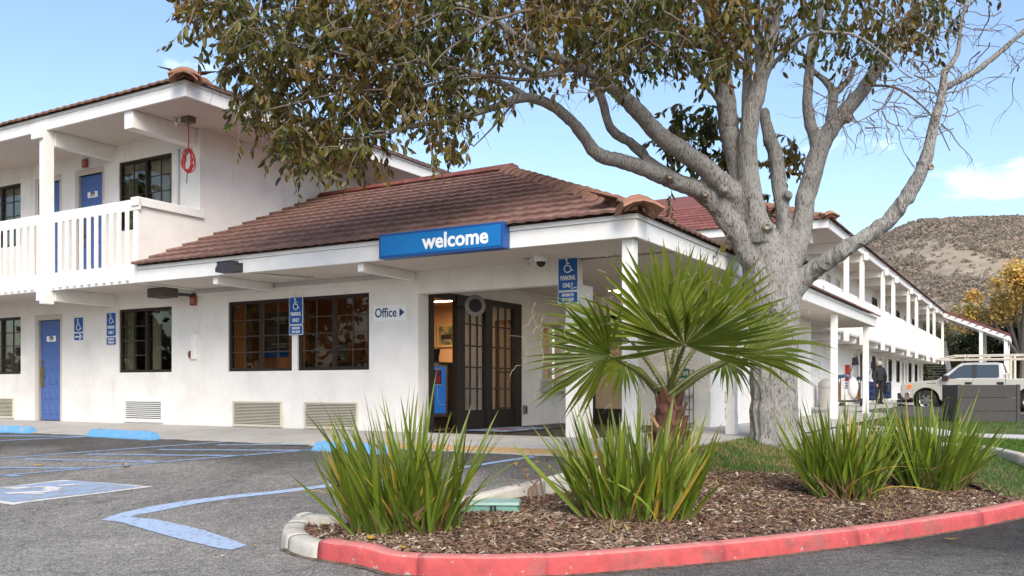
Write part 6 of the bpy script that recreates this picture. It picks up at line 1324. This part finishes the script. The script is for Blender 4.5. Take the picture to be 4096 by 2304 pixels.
for i in range(40):
    p = top + Vector((rnd.gauss(0, .10), rnd.gauss(0, .06), rnd.uniform(.1, .75))); pts = [p]; d = Vector((rnd.gauss(0, 1), rnd.gauss(0, .5), rnd.gauss(0, 1))).normalized()
    for _ in range(6): d = (d + Vector((rnd.gauss(0, .45), rnd.gauss(0, .4), rnd.gauss(-.1, .45)))).normalized(); pts.append(pts[-1] + d * .045)
    FB.tube(pts, .0014, 3, cap=False)
o = FB.build('fibre', FIB, PALM, fix=False); o['kind'] = 'stuff'

# ------------------------------------------------------------------ strap-leaved clumps
def blade_mat(name, g0, g1):
    m = bpy.data.materials.new(name); m.use_nodes = True; t = m.node_tree; N = t.nodes; L = t.links.new; b = N['Principled BSDF']; out = N['Material Output']
    sx = N.new('ShaderNodeSeparateXYZ'); L(N.new('ShaderNodeTexCoord').outputs['Object'], sx.inputs[0]); r = N.new('ShaderNodeValToRGB'); e = r.color_ramp.elements
    e[0].position = .0; e[0].color = (.30, .34, .09, 1); e[1].position = .42; e[1].color = (*g0, 1); x = e.new(.16); x.color = (.17, .26, .04, 1); x = e.new(.97); x.color = (*g1, 1); x = e.new(1); x.color = (.35, .25, .08, 1)
    L(sx.outputs[2], r.inputs[0]); hs = N.new('ShaderNodeHueSaturation'); L(r.outputs[0], hs.inputs['Color']); oi = N.new('ShaderNodeObjectInfo').outputs['Random']
    mr = N.new('ShaderNodeMapRange'); mr.inputs[3].default_value = .55; mr.inputs[4].default_value = 1.4; L(oi, mr.inputs[0]); L(mr.outputs[0], hs.inputs['Value'])
    L(hs.outputs[0], b.inputs['Base Color']); b.inputs['Roughness'].default_value = .38; tr = N.new('ShaderNodeBsdfTranslucent'); ms = N.new('ShaderNodeMixShader'); ms.inputs[0].default_value = .3
    L(hs.outputs[0], tr.inputs[0]); L(b.outputs[0], ms.inputs[1]); L(tr.outputs[0], ms.inputs[2]); L(ms.outputs[0], out.inputs[0]); return m
BLADE = blade_mat('strap_leaf', (.16, .225, .02), (.19, .24, .03)); BLADEY = mat('yellow_strap_leaf', (.48, .34, .05), .5, var=.2, vs=14, trans=.25)
BV = []
for k in range(10):
    q = M(); vs = []; n = 8; cv = (.02, .06, .11, .18, .28, .05, .42, .14, .65, .03)[k]; w = .0165
    for i in range(n + 1):
        u = i / n; x = cv * u ** 2.1; z = u - (cv * .55 * u ** 3 if cv > .3 else cv * .2 * u ** 3); ww = w * (.75 + .5 * u if u < .35 else .93 * (1 - ((u - .35) / .65) ** 2.2) + .03)
        vs += [(x + ww * .35, -ww, z), (x, 0, z), (x + ww * .35, ww, z)]
    fs = []
    for i in range(n): j = 3 * i; fs += [(j, j + 3, j + 4, j + 1), (j + 1, j + 4, j + 5, j + 2)]
    q.add(vs, fs); me = q.mesh('strap_leaf'); me.materials.append(BLADE); my = me.copy(); my.materials.clear(); my.materials.append(BLADEY); BV.append((me, my))
def clump(px, py, wid, dep, H, n, lab, seed, lean=.42, skew=0):
    g = random.Random(seed); c = ON(px, py, h_bed); c.y += dep * .45; c.z = h_bed(c.x, c.y); t = thing('strap_leaf_clump', lab, 'plant', c, 0, 'strap leaved clumps in the bed')
    for i in range(n):
        r = math.sqrt(g.random()); a_ = g.uniform(0, 6.283); x, y = r * math.cos(a_), r * math.sin(a_); h = H * g.uniform(.55, 1.0) * (1.06 - .28 * r) * (1.12 if g.random() < .06 else 1)
        v = g.choices(range(10), (5, 6, 5, 4, 2.5, 5, 1, 4, .5, 5))[0]; me = BV[v][1 if g.random() < .055 else 0]; out = math.atan2(y, x) + g.gauss(0, .75)
        ln = lean * r * g.uniform(.35, 1.5) + g.uniform(0, .12); o = obj('leaf', me, t, (x * wid / 2, y * dep / 2, h_bed(c.x + x * wid / 2, c.y + y * dep / 2) - c.z - .02))
        d = Vector((math.sin(ln) * math.cos(out) + skew, math.sin(ln) * math.sin(out), math.cos(ln))).normalized(); az = math.atan2(d.y, d.x)
        rot = Vector((0, 0, 1)).rotation_difference(d).to_matrix() @ Matrix.Rotation(az + g.gauss(0, .9), 3, 'Z'); o.rotation_euler = rot.to_euler(); s = g.uniform(.85, 1.25); o.scale = (s, s, h)
    dead = M()
    for i in range(240):
        a_ = g.uniform(0, 6.28); r = math.sqrt(g.random()) * 1.05; x, y = r * math.cos(a_) * wid / 2, r * math.sin(a_) * dep / 2; bld(dead, x, y, h_bed(c.x + x, c.y + y) - c.z - .01, g.uniform(.05, .30), g.uniform(.1, 1.3), .008)
    o = dead.build('dry_sheath', mat('dry_sheath', (.22, .13, .07), .9, island=.5), t, fix=False); o['kind'] = 'stuff'
clump(1600, 2150, .80, .44, 1.18, 205, 'strap leaved green clump nearest the rounded kerb end', 1, .44, -.06)
clump(2560, 2095, .84, .44, 1.16, 205, 'strap leaved green clump at the foot of the fan palm', 2, .46)
clump(3405, 2010, .54, .40, 1.20, 170, 'strap leaved green clump just right of the big trunk', 3, .40)
clump(3755, 1970, .64, .42, 1.18, 190, 'rightmost strap leaved green clump before the planter box', 4, .48, .06)
# cut-back sapling and seedlings in the mulch
sb = ON(2110, 2000, h_bed); t = thing('sapling_stump', 'small cut back sapling with a few reddish leaves left of the palm clump', 'sapling', sb)
for i in range(9):
    x = rnd.uniform(-.14, .16); h = rnd.uniform(.08, .34); M().tube([(x, rnd.uniform(-.05, .05), -.02), (x + rnd.uniform(-.04, .05), 0, h * .6), (x + rnd.uniform(-.06, .1), 0, h)], [.012, .009, .005], 5).build('stem', mat('sapling_stem', (.24, .14, .09), .9), t)
slm = leaf_mesh('leaf', .06, .03, -.5, mat('sapling_leaf', (.36, .20, .05), .6, rand=.3, trans=.2))
for i in range(12): obj('leaf', slm, t, (rnd.uniform(-.1, .22), rnd.uniform(-.06, .06), rnd.uniform(.2, .36)), (rnd.uniform(-.5, .5), rnd.uniform(0, .8), rnd.uniform(0, 6.3)))
sd = M()
for i in range(900):
    x, y = rnd.uniform(-1.2, 5.6), rnd.uniform(5.8, 9.4)
    if not inside(x, y, bedpoly) or y > lawn_y(x) - .1 or noise.noise((x * 1.7, y * 1.7, 6)) < .08: continue
    for _ in range(4): bld(sd, x + rnd.uniform(-.015, .015), y + rnd.uniform(-.015, .015), h_bed(x, y), rnd.uniform(.03, .085), rnd.uniform(.2, .8), .003)
o = sd.build('grass_seedlings', mat('pale_seedling', (.42, .38, .14), .7, island=.35, trans=.25), fix=False); o['kind'] = 'stuff'; tag(o, 'pale thin grass seedlings scattered over the mulch', 'grass')

# trees across the car park at left: seen only as reflections in the windows
for i, (x, y, h, lab) in enumerate(((-27, -8, 8.5, 'broad dark tree mirrored in the guest window glass'), (-29, 0, 9.5, 'tall dark tree mirrored in the left office window glass'), (-28, 8, 8.5, 'dark tree mirrored in the right office window glass'), (-31, 15, 9, 'dark tree mirrored in the window at the left edge'))):
    q = [(rr.uniform(-3, 3), rr.uniform(-3.2, 3.2), rr.uniform(1.0, h), rr.uniform(1.0, 1.7)) for _ in range(22)]
    far_tree('lot_tree', lab, (x, y, 0), h, q, EV, .38, .28, 'trees across the car park', dens=170)
